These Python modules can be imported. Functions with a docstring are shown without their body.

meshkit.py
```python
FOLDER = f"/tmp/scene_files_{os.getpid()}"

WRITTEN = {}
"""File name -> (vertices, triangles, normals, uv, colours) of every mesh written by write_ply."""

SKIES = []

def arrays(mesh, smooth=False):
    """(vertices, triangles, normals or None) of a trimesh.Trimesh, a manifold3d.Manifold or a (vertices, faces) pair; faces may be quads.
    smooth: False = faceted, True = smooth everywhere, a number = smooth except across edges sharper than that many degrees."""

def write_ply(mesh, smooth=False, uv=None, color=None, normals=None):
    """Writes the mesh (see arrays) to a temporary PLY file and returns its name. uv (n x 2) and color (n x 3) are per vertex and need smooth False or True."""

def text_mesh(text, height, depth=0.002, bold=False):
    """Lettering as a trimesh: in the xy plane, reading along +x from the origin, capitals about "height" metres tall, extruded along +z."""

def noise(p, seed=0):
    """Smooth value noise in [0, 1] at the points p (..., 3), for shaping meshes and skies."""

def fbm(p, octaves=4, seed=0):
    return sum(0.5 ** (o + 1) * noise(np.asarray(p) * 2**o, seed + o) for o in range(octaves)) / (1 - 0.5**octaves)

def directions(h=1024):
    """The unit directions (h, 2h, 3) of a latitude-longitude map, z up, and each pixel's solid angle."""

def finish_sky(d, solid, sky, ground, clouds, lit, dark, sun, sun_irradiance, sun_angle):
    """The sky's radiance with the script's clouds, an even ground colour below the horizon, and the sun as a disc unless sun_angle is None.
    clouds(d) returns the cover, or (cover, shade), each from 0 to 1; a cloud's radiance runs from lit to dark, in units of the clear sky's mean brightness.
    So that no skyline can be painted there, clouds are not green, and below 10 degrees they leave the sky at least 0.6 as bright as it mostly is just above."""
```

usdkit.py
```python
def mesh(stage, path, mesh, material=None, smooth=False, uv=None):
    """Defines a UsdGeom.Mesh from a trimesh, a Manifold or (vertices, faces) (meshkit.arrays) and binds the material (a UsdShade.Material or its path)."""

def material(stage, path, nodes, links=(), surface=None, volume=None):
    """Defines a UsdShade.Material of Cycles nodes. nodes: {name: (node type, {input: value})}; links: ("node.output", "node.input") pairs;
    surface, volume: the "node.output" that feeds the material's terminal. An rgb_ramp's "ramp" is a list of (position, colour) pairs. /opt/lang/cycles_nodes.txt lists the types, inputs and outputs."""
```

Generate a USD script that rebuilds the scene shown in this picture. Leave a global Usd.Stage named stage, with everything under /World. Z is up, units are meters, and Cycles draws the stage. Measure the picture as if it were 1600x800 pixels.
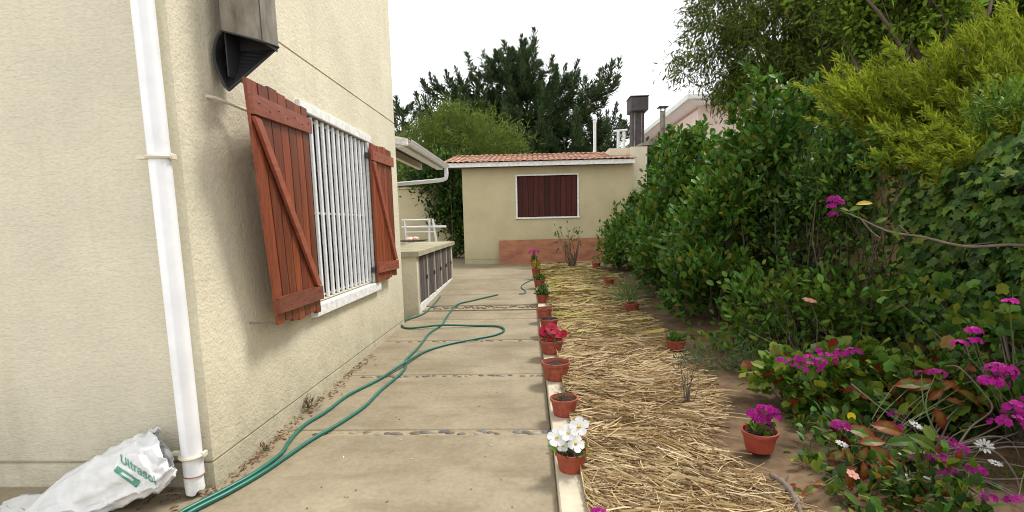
import math
import numpy as np
import trimesh
import usdkit, meshkit
from pxr import Gf, Sdf, Usd, UsdGeom, UsdLux, UsdShade, Vt
from scipy.interpolate import LinearNDInterpolator

stage = Usd.Stage.CreateInMemory()
UsdGeom.SetStageUpAxis(stage, UsdGeom.Tokens.z)
UsdGeom.SetStageMetersPerUnit(stage, 1.0)
WORLD = UsdGeom.Xform.Define(stage, '/World')
stage.SetDefaultPrim(WORLD.GetPrim())

# ------------------------------------------------------------------ camera
F, CX, CY = 800.0, 800.0, 453.0                 # lens in pixels of a 1600 x 800 picture, principal point
yc = np.array([35, 105, -F]); yc /= np.linalg.norm(yc)
DV = F * F / (105 - 35 * 0.0236)
zc = np.array([-0.0236 * DV, DV, F]); zc /= np.linalg.norm(zc)
xc = np.cross(yc, zc)
ROT = np.stack([xc, yc, zc])                    # camera axes to world
EYE = np.array([0.0, 0.0, 1.4])
cam = UsdGeom.Camera.Define(stage, '/World/camera')
m = np.eye(4); m[:3, :3] = ROT.T; m[3, :3] = EYE
cam.AddTransformOp().Set(Gf.Matrix4d(*m.ravel().tolist()))
HA = 36.0
cam.CreateHorizontalApertureAttr(HA); cam.CreateVerticalApertureAttr(HA / 2)
cam.CreateFocalLengthAttr(HA * F / 1600)
cam.CreateVerticalApertureOffsetAttr(HA * (CY - 400) / 1600)
cam.CreateExposureAttr(1.36)
cam.CreateClippingRangeAttr((0.05, 2000.0))

# ------------------------------------------------------------------ sky and a veiled sun
SUN_EL, SUN_AZ = math.radians(58), math.radians(62)      # azimuth from +y towards +x
sky_mat = usdkit.material(stage, '/World/Looks/overcast_sky', {
    'sky': ('sky_texture', {'sky_type': 'single_scattering', 'sun_disc': False, 'sun_elevation': SUN_EL, 'sun_rotation': SUN_AZ, 'aerosol_density': 2.0}),
    'co': ('texture_coordinate', {}),
    'map': ('mapping', {'scale': (1.2, 1.2, 3.0)}),
    'n': ('noise_texture', {'scale': 1.6, 'detail': 4.0, 'roughness': 0.5}),
    'r': ('rgb_ramp', {'ramp': [(0.0, (7.4, 7.7, 8.1)), (0.45, (8.6, 8.7, 8.8)), (1.0, (10.2, 10.2, 10.2))]}),
    'mx': ('mix', {'fac': 0.94}),
    'bg': ('background_shader', {'strength': 0.065})},
    [('co.generated', 'map.vector'), ('map.vector', 'n.vector'), ('n.fac', 'r.fac'), ('sky.color', 'mx.color1'), ('r.color', 'mx.color2'), ('mx.color', 'bg.color')],
    surface='bg.background')
dome = UsdLux.DomeLight.Define(stage, '/World/sky')
UsdShade.MaterialBindingAPI.Apply(dome.GetPrim()).Bind(sky_mat)
dome.GetPrim().SetCustomDataByKey('kind', 'structure')
sun = UsdLux.DistantLight.Define(stage, '/World/sun')
sun.CreateNormalizeAttr(True) if hasattr(sun, 'CreateNormalizeAttr') else None
UsdLux.LightAPI(sun.GetPrim()).CreateNormalizeAttr(True)
UsdLux.LightAPI(sun.GetPrim()).CreateIntensityAttr(0.40)
sun.CreateAngleAttr(15.0)
UsdLux.LightAPI(sun.GetPrim()).CreateColorAttr(Gf.Vec3f(1.0, 0.96, 0.9))
sd = np.array([math.cos(SUN_EL) * math.sin(SUN_AZ), math.cos(SUN_EL) * math.cos(SUN_AZ), math.sin(SUN_EL)])
sx = np.cross([0, 0, 1.0], sd); sx /= np.linalg.norm(sx)
mm = np.eye(4); mm[:3, :3] = np.stack([sx, np.cross(sd, sx), sd])
UsdGeom.Xformable(sun).AddTransformOp().Set(Gf.Matrix4d(*mm.ravel().tolist()))

# ------------------------------------------------------------------ measuring helpers
def ray(u, v): return ROT @ np.array([(u - CX) / F, -(v - CY) / F, -1.0])
def on(ax, u, v, val):
    d = ray(u, v); return EYE + d * ((val - EYE[ax]) / d[ax])
SLOPE = 0.02
def gz(y): return SLOPE * (np.minimum(y, 24.0) - 2.6)
def gp(u, v, dz=0.0):
    d = ray(u, v); return EYE + d * ((-SLOPE * 2.6 + dz - EYE[2]) / (d[2] - SLOPE * d[1]))
def px(n, y): return n * y / F                     # pixels at depth y in metres

# ------------------------------------------------------------------ prims
used, base_of = {}, {}
def numbered(parent, name):
    k = (parent, name); n = used.get(k, 0); used[k] = n + 1
    return f'{parent}/{name}' + (f'_{n:03d}' if n else '')
def tag(p, label=None, cat=None, group=None, kind=None):
    for k, v in (('label', label), ('category', cat), ('group', group), ('kind', kind)):
        if v: p.SetCustomDataByKey(k, v)
    return p
def thing(name, label, cat, loc, group=None):
    path = numbered('/World', name)
    x = UsdGeom.Xform.Define(stage, path); loc = [float(c) for c in loc]; x.AddTranslateOp().Set(Gf.Vec3d(*loc))
    base_of[path] = np.array(loc)
    tag(x.GetPrim(), label, cat, group)
    return path
def part(parent, name, mesh, mat, smooth=False, label=None, kind=None):
    path = numbered(parent, name); off = base_of.get(parent, np.zeros(3)); base_of[path] = off
    v, f, n = meshkit.arrays(mesh, smooth)
    p = usdkit.mesh(stage, path, (v - off, f), mat) if n is None else mesh_n(path, v - off, f, n, mat)
    tag(p.GetPrim(), label, None, None, kind)
    if len(v) < 4000: give_rnd(path, np.full(len(v), RND.random()))
    return path
RND = np.random.default_rng(2024)
def give_rnd(path, rnd):
    pv = UsdGeom.PrimvarsAPI(stage.GetPrimAtPath(path)).CreatePrimvar('rnd', Sdf.ValueTypeNames.FloatArray, 'vertex')
    pv.Set(Vt.FloatArray.FromNumpy(np.asarray(rnd, np.float32)))
def mesh_n(path, v, f, n, mat):
    p = usdkit.mesh(stage, path, (v, f), mat)
    p.CreateNormalsAttr(Vt.Vec3fArray.FromNumpy(n.astype(np.float32))); p.SetNormalsInterpolation('vertex')
    return p
def single(name, mesh, mat, label=None, cat=None, group=None, kind=None, smooth=False):
    path = numbered('/World', name); base_of[path] = np.zeros(3)
    v, f, n = meshkit.arrays(mesh, smooth)
    p = usdkit.mesh(stage, path, (v, f), mat) if n is None else mesh_n(path, v, f, n, mat)
    tag(p.GetPrim(), label, cat, group, kind)
    return path

# ------------------------------------------------------------------ shapes
def join(ms): return trimesh.util.concatenate(ms)
def box(x0, x1, y0, y1, z0, z1):
    b = trimesh.creation.box((abs(x1 - x0), abs(y1 - y0), abs(z1 - z0))); b.apply_translation(((x0 + x1) / 2, (y0 + y1) / 2, (z0 + z1) / 2)); return b
def cbox(x0, x1, y0, y1, z0, z1, c=0.004):
    """Box with chamfered edges."""
    lo, hi = np.array([x0, y0, z0]), np.array([x1, y1, z1]); P = []
    for s in np.ndindex(2, 2, 2):
        k = np.where(np.array(s) == 1, hi, lo); d = np.where(np.array(s) == 1, -c, c)
        for a in range(3):
            q = k + d; q[a] = k[a]; P.append(q)
    return trimesh.convex.convex_hull(np.array(P))
def hull(P): return trimesh.convex.convex_hull(np.array(P, float))
def frame_of(t):
    a = np.array([0, 0, 1.0]) if abs(t[2]) < 0.9 else np.array([1.0, 0, 0])
    s = np.cross(t, a); s /= np.linalg.norm(s); return s, np.cross(s, t)
def tube(P, r, n=8, cap=True):
    P = np.asarray(P, float); k = len(P); r = np.broadcast_to(np.asarray(r, float), (k,))
    T = np.gradient(P, axis=0); T /= np.maximum(np.linalg.norm(T, axis=1, keepdims=True), 1e-9)
    s, b = frame_of(T[0]); V = []
    a = np.linspace(0, 2 * np.pi, n, endpoint=False)
    for i in range(k):
        s = s - T[i] * (s @ T[i]); s /= max(np.linalg.norm(s), 1e-9); b = np.cross(T[i], s)
        V.append(P[i] + r[i] * (np.cos(a)[:, None] * s + np.sin(a)[:, None] * b))
    V = np.concatenate(V); Fc = []
    for i in range(k - 1):
        for j in range(n):
            q = (i * n + j, i * n + (j + 1) % n, (i + 1) * n + (j + 1) % n, (i + 1) * n + j)
            Fc += [(q[0], q[1], q[2]), (q[0], q[2], q[3])]
    if cap:
        V = np.vstack([V, P[:1], P[-1:]]); c0, c1 = len(V) - 2, len(V) - 1
        for j in range(n):
            Fc += [(c0, (j + 1) % n, j), (c1, (k - 1) * n + j, (k - 1) * n + (j + 1) % n)]
    return trimesh.Trimesh(V, np.array(Fc), process=False)
def spline(P, n=60):
    P = np.asarray(P, float); k = len(P); t = np.linspace(0, k - 1, n); Q = np.vstack([2 * P[0] - P[1], P, 2 * P[-1] - P[-2]])
    i = np.minimum(t.astype(int), k - 2); f = (t - i)[:, None]; a, b, c, d = Q[i], Q[i + 1], Q[i + 2], Q[i + 3]
    return 0.5 * (2 * b + (c - a) * f + (2 * a - 5 * b + 4 * c - d) * f ** 2 + (3 * b - a - 3 * c + d) * f ** 3)
def lathe(prof, n=40, loc=(0, 0, 0)):
    prof = np.array(prof, float); k = len(prof); a = np.linspace(0, 2 * np.pi, n, endpoint=False)
    V = np.stack([prof[:, None, 0] * np.cos(a), prof[:, None, 0] * np.sin(a), np.broadcast_to(prof[:, None, 1], (k, n))], -1).reshape(-1, 3) + loc
    Fc = []
    for i in range(k - 1):
        for j in range(n):
            q = (i * n + j, i * n + (j + 1) % n, (i + 1) * n + (j + 1) % n, (i + 1) * n + j)
            Fc += [(q[0], q[1], q[2]), (q[0], q[2], q[3])]
    return trimesh.Trimesh(V, np.array(Fc), process=False)
def grid(X, Y, Z):
    a, b = X.shape; V = np.stack([X, Y, Z], -1).reshape(-1, 3); i = np.arange(a * b).reshape(a, b)
    q = np.stack([i[:-1, :-1], i[1:, :-1], i[1:, 1:], i[:-1, 1:]], -1).reshape(-1, 4)
    return trimesh.Trimesh(V, np.vstack([q[:, [0, 1, 2]], q[:, [0, 2, 3]]]), process=False)
def cut(a, bs): return trimesh.boolean.difference([a] + bs, engine='manifold')

# leaf outlines: (along, across), and how far each point is folded up
def outline(kind):
    if kind == 'oval':   o = [(0, 0), (.22, .3), (.55, .42), (.82, .26), (1, 0), (.82, -.26), (.55, -.42), (.22, -.3)]
    elif kind == 'long': o = [(0, 0), (.3, .3), (.7, .28), (1, 0), (.7, -.28), (.3, -.3)]
    elif kind == 'needle': return np.array([(0, 0), (.45, .5), (1, 0), (.45, -.5)]), np.array([(0, 1, 2), (0, 2, 3)])
    elif kind == 'card': return np.array([(0, .1), (.35, .5), (.8, .3), (1, 0), (.7, -.42), (.3, -.45)]), np.array([(0, 1, 2), (0, 2, 3), (0, 3, 4), (0, 4, 5)])
    elif kind == 'round': o = [(.08, 0), (-.05, .32), (.2, .5), (.45, .42), (.6, .5), (.82, .3), (.88, .12), (1, 0), (.88, -.12), (.82, -.3), (.6, -.5), (.45, -.42), (.2, -.5), (-.05, -.32)]
    elif kind == 'ivy':  o = [(.1, 0), (-.02, .3), (.25, .52), (.42, .3), (.62, .4), (.72, .17), (1, 0), (.72, -.17), (.62, -.4), (.42, -.3), (.25, -.52), (-.02, -.3)]
    elif kind == 'petal': o = [(0, 0), (.35, .26), (.75, .42), (.98, .2), (1, -.02), (.97, -.22), (.73, -.42), (.35, -.26)]
    o = np.array(o, float); c = np.array([[.45, 0.0]]); n = len(o)
    return np.vstack([o, c]), np.array([(n, i, (i + 1) % n) for i in range(n)])
OUT = {k: outline(k) for k in ('oval', 'long', 'needle', 'card', 'round', 'ivy', 'petal')}
def unit(a): return a / np.maximum(np.linalg.norm(a, axis=-1, keepdims=True), 1e-9)
def leaves(pos, d, nrm, L, W, kind, fold=0.25, curl=0.15):
    """(n, k, 3) points of n leaves and the triangles of one."""
    o, f = OUT[kind]; d = unit(d); s = unit(np.cross(nrm, d)); nn = np.cross(d, s); n = len(pos)
    L = np.broadcast_to(L, (n,))[:, None, None]; W = np.broadcast_to(W, (n,))[:, None, None]
    a, b = o[None, :, :1], o[None, :, 1:]
    h = fold * np.abs(b) * W - curl * L * (a - .35) ** 2
    return pos[:, None] + a * L * d[:, None] + b * W * s[:, None] + h * nn[:, None], f
def leaf_mesh(P, f):
    n, k, _ = P.shape
    return (P.reshape(-1, 3), (np.arange(n)[:, None, None] * k + f[None]).reshape(-1, 3))
def leaf_part(parent, name, P, f, mat_, kind=None):
    """P: (n, k, 3). Every leaf gets one random number that its material reads."""
    n, k, _ = P.shape; path = part(parent, name, leaf_mesh(P, f), mat_, kind=kind); give_rnd(path, np.repeat(RND.random(n), k)); return path
def put_leaves(parent, P, f, mats, n_parts=0, name='leaf', rest='foliage', rng=None):
    """The leaves that show largest are parts of their own; the rest is one foliage part (or one for each tone)."""
    mats = mats if isinstance(mats, list) else [mats]; n = len(P)
    d = np.linalg.norm(P.mean(1) - EYE, axis=1); order = np.argsort(d) if n_parts else np.arange(n)
    for i in order[:n_parts]: leaf_part(parent, name, P[i:i + 1], f, mats[i % len(mats)])
    left = np.sort(order[n_parts:])
    for j, m in enumerate(mats):
        sel = left[left % len(mats) == j]
        if len(sel): leaf_part(parent, rest, P[sel], f, m, kind='stuff')

# ------------------------------------------------------------------ materials
def mat(name, nodes, links, surface='p.BSDF'): return usdkit.material(stage, f'/World/Looks/{name}', nodes, links, surface=surface)
def C(*c): return tuple(c)
def plain(name, col, rough=0.6, var=0.12, scale=6.0, bump=0.0, bscale=60.0, metal=0.0, spec=0.5, stretch=(1, 1, 1), col2=None):
    lo = tuple(x * (1 - var) for x in col); hi = tuple(min(x * (1 + var), 1) for x in (col2 or col))
    nodes = {'co': ('texture_coordinate', {}), 'mp': ('mapping', {'scale': stretch}), 'n': ('noise_texture', {'scale': scale, 'detail': 5.0, 'roughness': 0.6}),
             'r': ('rgb_ramp', {'ramp': [(0.3, lo), (0.7, hi)]}), 'p': ('principled_bsdf', {'roughness': rough, 'metallic': metal, 'specular_ior_level': spec})}
    links = [('co.object', 'mp.vector'), ('mp.vector', 'n.vector'), ('n.fac', 'r.fac'), ('r.color', 'p.base_color')]
    if bump:
        nodes |= {'b': ('noise_texture', {'scale': bscale, 'detail': 4.0, 'roughness': 0.6}), 'bp': ('bump', {'strength': 1.0, 'distance': bump})}
        links += [('mp.vector', 'b.vector'), ('b.fac', 'bp.height'), ('bp.normal', 'p.normal')]
    return mat(name, nodes, links)
def leafmat(name, cols, rough=0.45, trans=0.25, spec=0.4):
    """cols: tones that the single leaves pick from."""
    ramp = [(i / max(len(cols) - 1, 1), c) for i, c in enumerate(cols)]
    return mat(name, {'g': ('geometry', {}), 'at': ('attribute', {'attribute': 'rnd'}),
                      'r': ('rgb_ramp', {'ramp': ramp}), 'n': ('noise_texture', {'scale': 1.4, 'detail': 2.0}), 'hs': ('hsv', {}), 'mr': ('map_range', {'from_min': .3, 'from_max': .7, 'to_min': .7, 'to_max': 1.3}),
                      'p': ('principled_bsdf', {'roughness': rough, 'specular_ior_level': spec}), 't': ('translucent_bsdf', {}), 'm': ('mix_closure', {'fac': trans})},
               [('at.fac', 'r.fac'), ('g.position', 'n.vector'), ('n.fac', 'mr.value'), ('mr.result', 'hs.value'),
                ('r.color', 'hs.color'), ('hs.color', 'p.base_color'), ('hs.color', 't.color'), ('p.BSDF', 'm.closure1'), ('t.BSDF', 'm.closure2')], surface='m.closure')
def two_tone_leaf(name, a, b, c):
    """c along the middle of the leaf, a at its edge; meshes carry an edge number for each point."""
    return mat(name, {'g': ('geometry', {}), 'at': ('attribute', {'attribute': 'rnd'}), 'n': ('noise_texture', {'scale': 40.0, 'detail': 3.0}), 'ad': ('math', {'math_type': 'add'}), 'r': ('rgb_ramp', {'ramp': [(.48, c), (.66, b), (.84, a)]}), 'sc': ('math', {'math_type': 'multiply', 'value2': .66}),
                      'p': ('principled_bsdf', {'roughness': .5, 'specular_ior_level': .3}), 't': ('translucent_bsdf', {}), 'm': ('mix_closure', {'fac': .2})},
               [('g.position', 'n.vector'), ('n.fac', 'ad.value1'), ('at.fac', 'ad.value2'), ('ad.value', 'sc.value1'), ('sc.value', 'r.fac'), ('r.color', 'p.base_color'), ('r.color', 't.color'), ('p.BSDF', 'm.closure1'), ('t.BSDF', 'm.closure2')], surface='m.closure')

def stucco(name, col, stain, bump=0.0052, scale=62.0, stretch=(1, 1, 1)):
    lo, hi = tuple(x * .89 for x in col), tuple(x * 1.06 for x in col)
    return mat(name, {
        'co': ('geometry', {}), 'mp': ('mapping', {'scale': stretch}),
        'n': ('noise_texture', {'scale': 1.6, 'detail': 6.0, 'roughness': 0.65}), 'r': ('rgb_ramp', {'ramp': [(0.3, lo), (0.7, hi)]}),
        'ms': ('mapping', {'scale': (2.6, 2.6, 0.22)}), 'ns': ('noise_texture', {'scale': 2.2, 'detail': 5.0, 'roughness': .6}), 'rs': ('rgb_ramp', {'ramp': [(.56, (0, 0, 0)), (.84, (.55, .55, .55))]}),
        'mx': ('mix', {'color2': stain}),
        'sz': ('separate_xyz', {}), 'low': ('map_range', {'from_min': 0.75, 'from_max': 0.05, 'to_min': 0.0, 'to_max': .95, 'clamp': True}), 'nl': ('noise_texture', {'scale': 5.0, 'detail': 5.0, 'roughness': .7}), 'ml': ('math', {'math_type': 'multiply'}),
        'm2': ('mix', {'color2': tuple(x * .55 for x in stain)}),
        'b': ('noise_texture', {'scale': scale, 'detail': 3.0, 'roughness': 0.6}), 'b2': ('voronoi_texture', {'scale': scale * .7}) if False else ('noise_texture', {'scale': scale * .35, 'detail': 2.0}),
        'ad': ('math', {'math_type': 'add'}), 'bp': ('bump', {'strength': 1.0, 'distance': bump}), 'gr': ('rgb_ramp', {'ramp': [(.30, (.80, .80, .78)), (.60, (1.04, 1.04, 1.04))]}), 'm3': ('mix', {'mix_type': 'multiply', 'fac': .55}),
        'p': ('principled_bsdf', {'roughness': .9, 'specular_ior_level': .2})},
        [('co.position', 'n.vector'), ('n.fac', 'r.fac'), ('co.position', 'ms.vector'), ('ms.vector', 'ns.vector'), ('ns.fac', 'rs.fac'), ('r.color', 'mx.color1'), ('rs.color', 'mx.fac'),
         ('co.position', 'sz.vector'), ('sz.z', 'low.value'), ('co.position', 'nl.vector'), ('nl.fac', 'ml.value1'), ('low.result', 'ml.value2'), ('mx.color', 'm2.color1'), ('ml.value', 'm2.fac'),
         ('co.position', 'mp.vector'), ('mp.vector', 'b.vector'), ('mp.vector', 'b2.vector'), ('b.fac', 'ad.value1'), ('b2.fac', 'ad.value2'), ('ad.value', 'bp.height'), ('bp.normal', 'p.normal'), ('m2.color', 'm3.color1'), ('b.fac', 'gr.fac'), ('gr.color', 'm3.color2'), ('m3.color', 'p.base_color')])

def wood(name, dark, light, axis=2, rough=.45, spec=.5, scale=9.0):
    st = [14.0, 14.0, 14.0]; st[axis] = 0.9
    return mat(name, {'g': ('geometry', {}), 'o': ('attribute', {'attribute': 'rnd'}), 'mp': ('mapping', {'scale': tuple(st)}), 'ov': ('combine_xyz', {}), 'om': ('math', {'math_type': 'multiply', 'value2': 37.0}), 'n': ('noise_texture', {'scale': scale / 3, 'detail': 5.0, 'roughness': .65, 'distortion': .4}),
                      'ad': ('mix', {'mix_type': 'add', 'fac': 1.0}), 'r': ('rgb_ramp', {'ramp': [(.28, dark), (.72, light)]}), 'hs': ('hsv', {}), 'mr': ('map_range', {'to_min': .62, 'to_max': 1.25}),
                      'bp': ('bump', {'strength': .6, 'distance': .002}), 'p': ('principled_bsdf', {'roughness': rough, 'specular_ior_level': spec})},
               [('g.position', 'mp.vector'), ('o.fac', 'om.value1'), ('om.value', 'ov.x'), ('om.value', 'ov.y'), ('om.value', 'ov.z'), ('mp.vector', 'ad.color1'), ('ov.vector', 'ad.color2'), ('ad.color', 'n.vector'),
                ('n.fac', 'r.fac'), ('r.color', 'hs.color'), ('o.fac', 'mr.value'), ('mr.result', 'hs.value'), ('hs.color', 'p.base_color'), ('n.fac', 'bp.height'), ('bp.normal', 'p.normal')])

M = {}
M['stucco'] = stucco('cream_stucco', (.63, .578, .435), (.43, .38, .235))
M['stucco_side'] = stucco('cream_stucco_combed', (.585, .54, .42), (.47, .42, .30), stretch=(.6, 1, 1.4))
M['stucco_far'] = stucco('cream_stucco_far', (.47, .41, .255), (.40, .34, .20), bump=.002)
M['stucco_wall'] = stucco('ochre_garden_wall', (.42, .32, .15), (.22, .17, .08), bump=.003)
M['pink'] = stucco('pale_pink_stucco', (.80, .64, .57), (.70, .54, .48), bump=.001)
M['pvc'] = plain('white_pvc', (.74, .745, .76), .36, .09, 4)
M['white'] = plain('weathered_white_paint', (.68, .68, .65), .6, .22, 18, .001, 90)
M['bars'] = plain('white_bar_paint', (.70, .71, .715), .45, .14, 22)
M['cream_metal'] = plain('cream_painted_metal', (.60, .55, .43), .45, .1, 12)
M['shutter'] = wood('oiled_red_brown_wood', (.085, .015, .007), (.265, .062, .019))
M['shutter_ledge'] = wood('red_brown_ledge_wood', (.15, .036, .020), (.30, .085, .045), axis=1)
M['shed_boards'] = wood('dark_red_brown_boards', (.028, .006, .005), (.075, .015, .010), rough=.7, spec=.25)
M['grey_wood'] = wood('weathered_grey_door_wood', (.055, .046, .046), (.15, .125, .12), rough=.8, spec=.2)
M['dark_wood'] = wood('dark_brown_soffit_wood', (.045, .020, .012), (.10, .045, .025), axis=1, rough=.7)
M['tile'] = plain('red_clay_tile', (.24, .112, .07), .8, .28, 9, .001, 60, col2=(.42, .225, .15))
M['pot'] = plain('terracotta_plastic', (.235, .036, .019), .5, .22, 16)
M['pot_b'] = plain('faded_terracotta_plastic', (.255, .046, .021), .55, .22, 14)
M['pot_c'] = plain('dusty_terracotta_plastic', (.22, .034, .016), .6, .25, 22, col2=(.27, .062, .032))
M['black_plastic'] = plain('black_plastic', (.02, .02, .022), .4, .1, 9)
M['hose'] = plain('green_hose_rubber', (.006, .105, .072), .38, .12, 20)
M['sack'] = plain('white_woven_sack', (.66, .66, .655), .45, .13, 9, .0012, 320)
M['ink'] = plain('green_print', (.08, .27, .19), .6, .15, 40)
M['soot'] = plain('sooty_black_sheet', (.022, .022, .024), .55, .35, 10)
M['rusty'] = plain('rusty_galvanised_sheet', (.11, .085, .05), .55, .25, 3.5, .0008, 40, metal=.35, stretch=(2.2, 2.2, .9), col2=(.25, .23, .19))
M['flue'] = plain('dark_flue_sheet', (.065, .055, .058), .55, .3, 5, metal=.3)
M['soil'] = plain('dry_brown_soil', (.085, .055, .032), .95, .25, 5, .012, 34, spec=.1, col2=(.16, .108, .064))
M['earth'] = plain('pale_dry_earth', (.36, .34, .30), .95, .15, 3)
M['pot_soil'] = plain('dark_potting_soil', (.04, .028, .02), .95, .4, 50, .006, 120, spec=.1)
M['kerb'] = plain('pale_kerb_concrete', (.46, .41, .31), .9, .18, 8, .003, 70, spec=.2)
M['board'] = plain('red_painted_board', (.25, .078, .034), .6, .16, 3, .001, 40, stretch=(1, 1, 2.5), col2=(.34, .13, .05))
M['bark'] = plain('grey_brown_bark', (.10, .075, .055), .9, .3, 12, .008, 30, stretch=(2, 2, .5), spec=.15)
M['twig'] = plain('pale_dry_twig', (.15, .12, .095), .85, .25, 25, .002, 60, spec=.2)
M['green_stem'] = plain('green_stem', (.09, .12, .035), .6, .2, 20)
M['wire'] = plain('grey_wire', (.2, .19, .18), .45, .1, 20, metal=.5)
M['glass'] = mat('window_glass', {'f': ('fresnel', {'IOR': 1.5}), 't': ('transparent_bsdf', {'color': (.93, .95, .95)}), 'g': ('glossy_bsdf', {'roughness': .02}), 'm': ('mix_closure', {})},
                 [('f.fac', 'm.fac'), ('t.BSDF', 'm.closure1'), ('g.BSDF', 'm.closure2')], surface='m.closure')
M['curtain'] = plain('white_curtain', (.64, .66, .68), .8, .05, 5)
M['dark_room'] = plain('dark_interior', (.03, .032, .035), .9, .2, 3)
M['plum'] = plain('dark_tray', (.03, .018, .02), .5, .2, 8)
M['meat'] = plain('red_and_white_food', (.55, .10, .07), .5, .3, 40, col2=(.8, .6, .5))
M['concrete'] = mat('tan_concrete', {
    'g': ('geometry', {}), 'o': ('object_info', {}), 'n1': ('noise_texture', {'scale': 1.5, 'detail': 7.0, 'roughness': .62}), 'r1': ('rgb_ramp', {'ramp': [(.28, (.19, .154, .10)), (.5, (.25, .207, .138)), (.74, (.32, .27, .185))]}),
    'n2': ('noise_texture', {'scale': 30.0, 'detail': 5.0, 'roughness': .7}), 'r2': ('rgb_ramp', {'ramp': [(.25, (.80, .80, .80)), (.7, (1.1, 1.1, 1.1))]}), 'm1': ('mix', {'mix_type': 'multiply', 'fac': 1.0}),
    'ms': ('mapping', {'scale': (.7, 2.2, 1)}), 'n3': ('noise_texture', {'scale': 2.6, 'detail': 5.0, 'roughness': .55}), 'r3': ('rgb_ramp', {'ramp': [(.52, (0, 0, 0)), (.75, (.75, .75, .75))]}), 'm2': ('mix', {'color2': (.16, .125, .075)}),
    'bp': ('bump', {'strength': 1.0, 'distance': .0022}), 'p': ('principled_bsdf', {'roughness': .88, 'specular_ior_level': .25})},
    [('g.position', 'n1.vector'), ('n1.fac', 'r1.fac'), ('g.position', 'n2.vector'), ('n2.fac', 'r2.fac'), ('r1.color', 'm1.color1'), ('r2.color', 'm1.color2'), ('g.position', 'ms.vector'), ('ms.vector', 'n3.vector'), ('n3.fac', 'r3.fac'),
     ('m1.color', 'm2.color1'), ('r3.color', 'm2.fac'), ('m2.color', 'p.base_color'), ('n2.fac', 'bp.height'), ('bp.normal', 'p.normal')])
M['mortar'] = plain('sandy_joint_mortar', (.28, .225, .145), .95, .2, 14, .006, 60, spec=.15)
M['pebble'] = [plain('grey_pebble', (.085, .08, .078), .7, .3, 30), plain('bluish_pebble', (.125, .12, .112), .7, .25, 30), plain('brown_pebble', (.12, .095, .07), .7, .25, 30), plain('pale_pebble', (.24, .215, .17), .8, .2, 30)]
def straw(name, cols): return mat(name, {'g': ('attribute', {'attribute': 'rnd'}), 'r': ('rgb_ramp', {'ramp': [(i / (len(cols) - 1), c) for i, c in enumerate(cols)]}), 'p': ('principled_bsdf', {'roughness': .6, 'specular_ior_level': .3})},
                                 [('g.fac', 'r.fac'), ('r.color', 'p.base_color')])
M['straw'] = straw('dry_straw', [(.07, .036, .014), (.20, .112, .040), (.36, .24, .10), (.46, .335, .16), (.58, .46, .27), (.26, .145, .05), (.62, .52, .33), (.38, .26, .11), (.13, .07, .026), (.48, .35, .175)])
M['straw_green'] = straw('fading_green_straw', [(.20, .20, .03), (.34, .28, .05), (.16, .19, .03), (.44, .33, .09), (.26, .25, .04), (.36, .24, .07)])
M['dead'] = leafmat('dead_leaf', [(.12, .06, .025), (.20, .10, .04), (.08, .045, .02)], .8, .1)
M['glossy'] = leafmat('glossy_dark_leaf', [(.026, .072, .008), (.045, .130, .013), (.085, .20, .020), (.030, .090, .010), (.135, .255, .030), (.020, .060, .008), (.18, .19, .015), (.045, .13, .012), (.09, .195, .022)], .5, .22, .3)
M['glossy_light'] = leafmat('fresh_green_leaf', [(.04, .115, .012), (.075, .18, .02), (.12, .23, .025), (.05, .13, .016), (.16, .24, .03)], .55, .28, .25)
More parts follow.
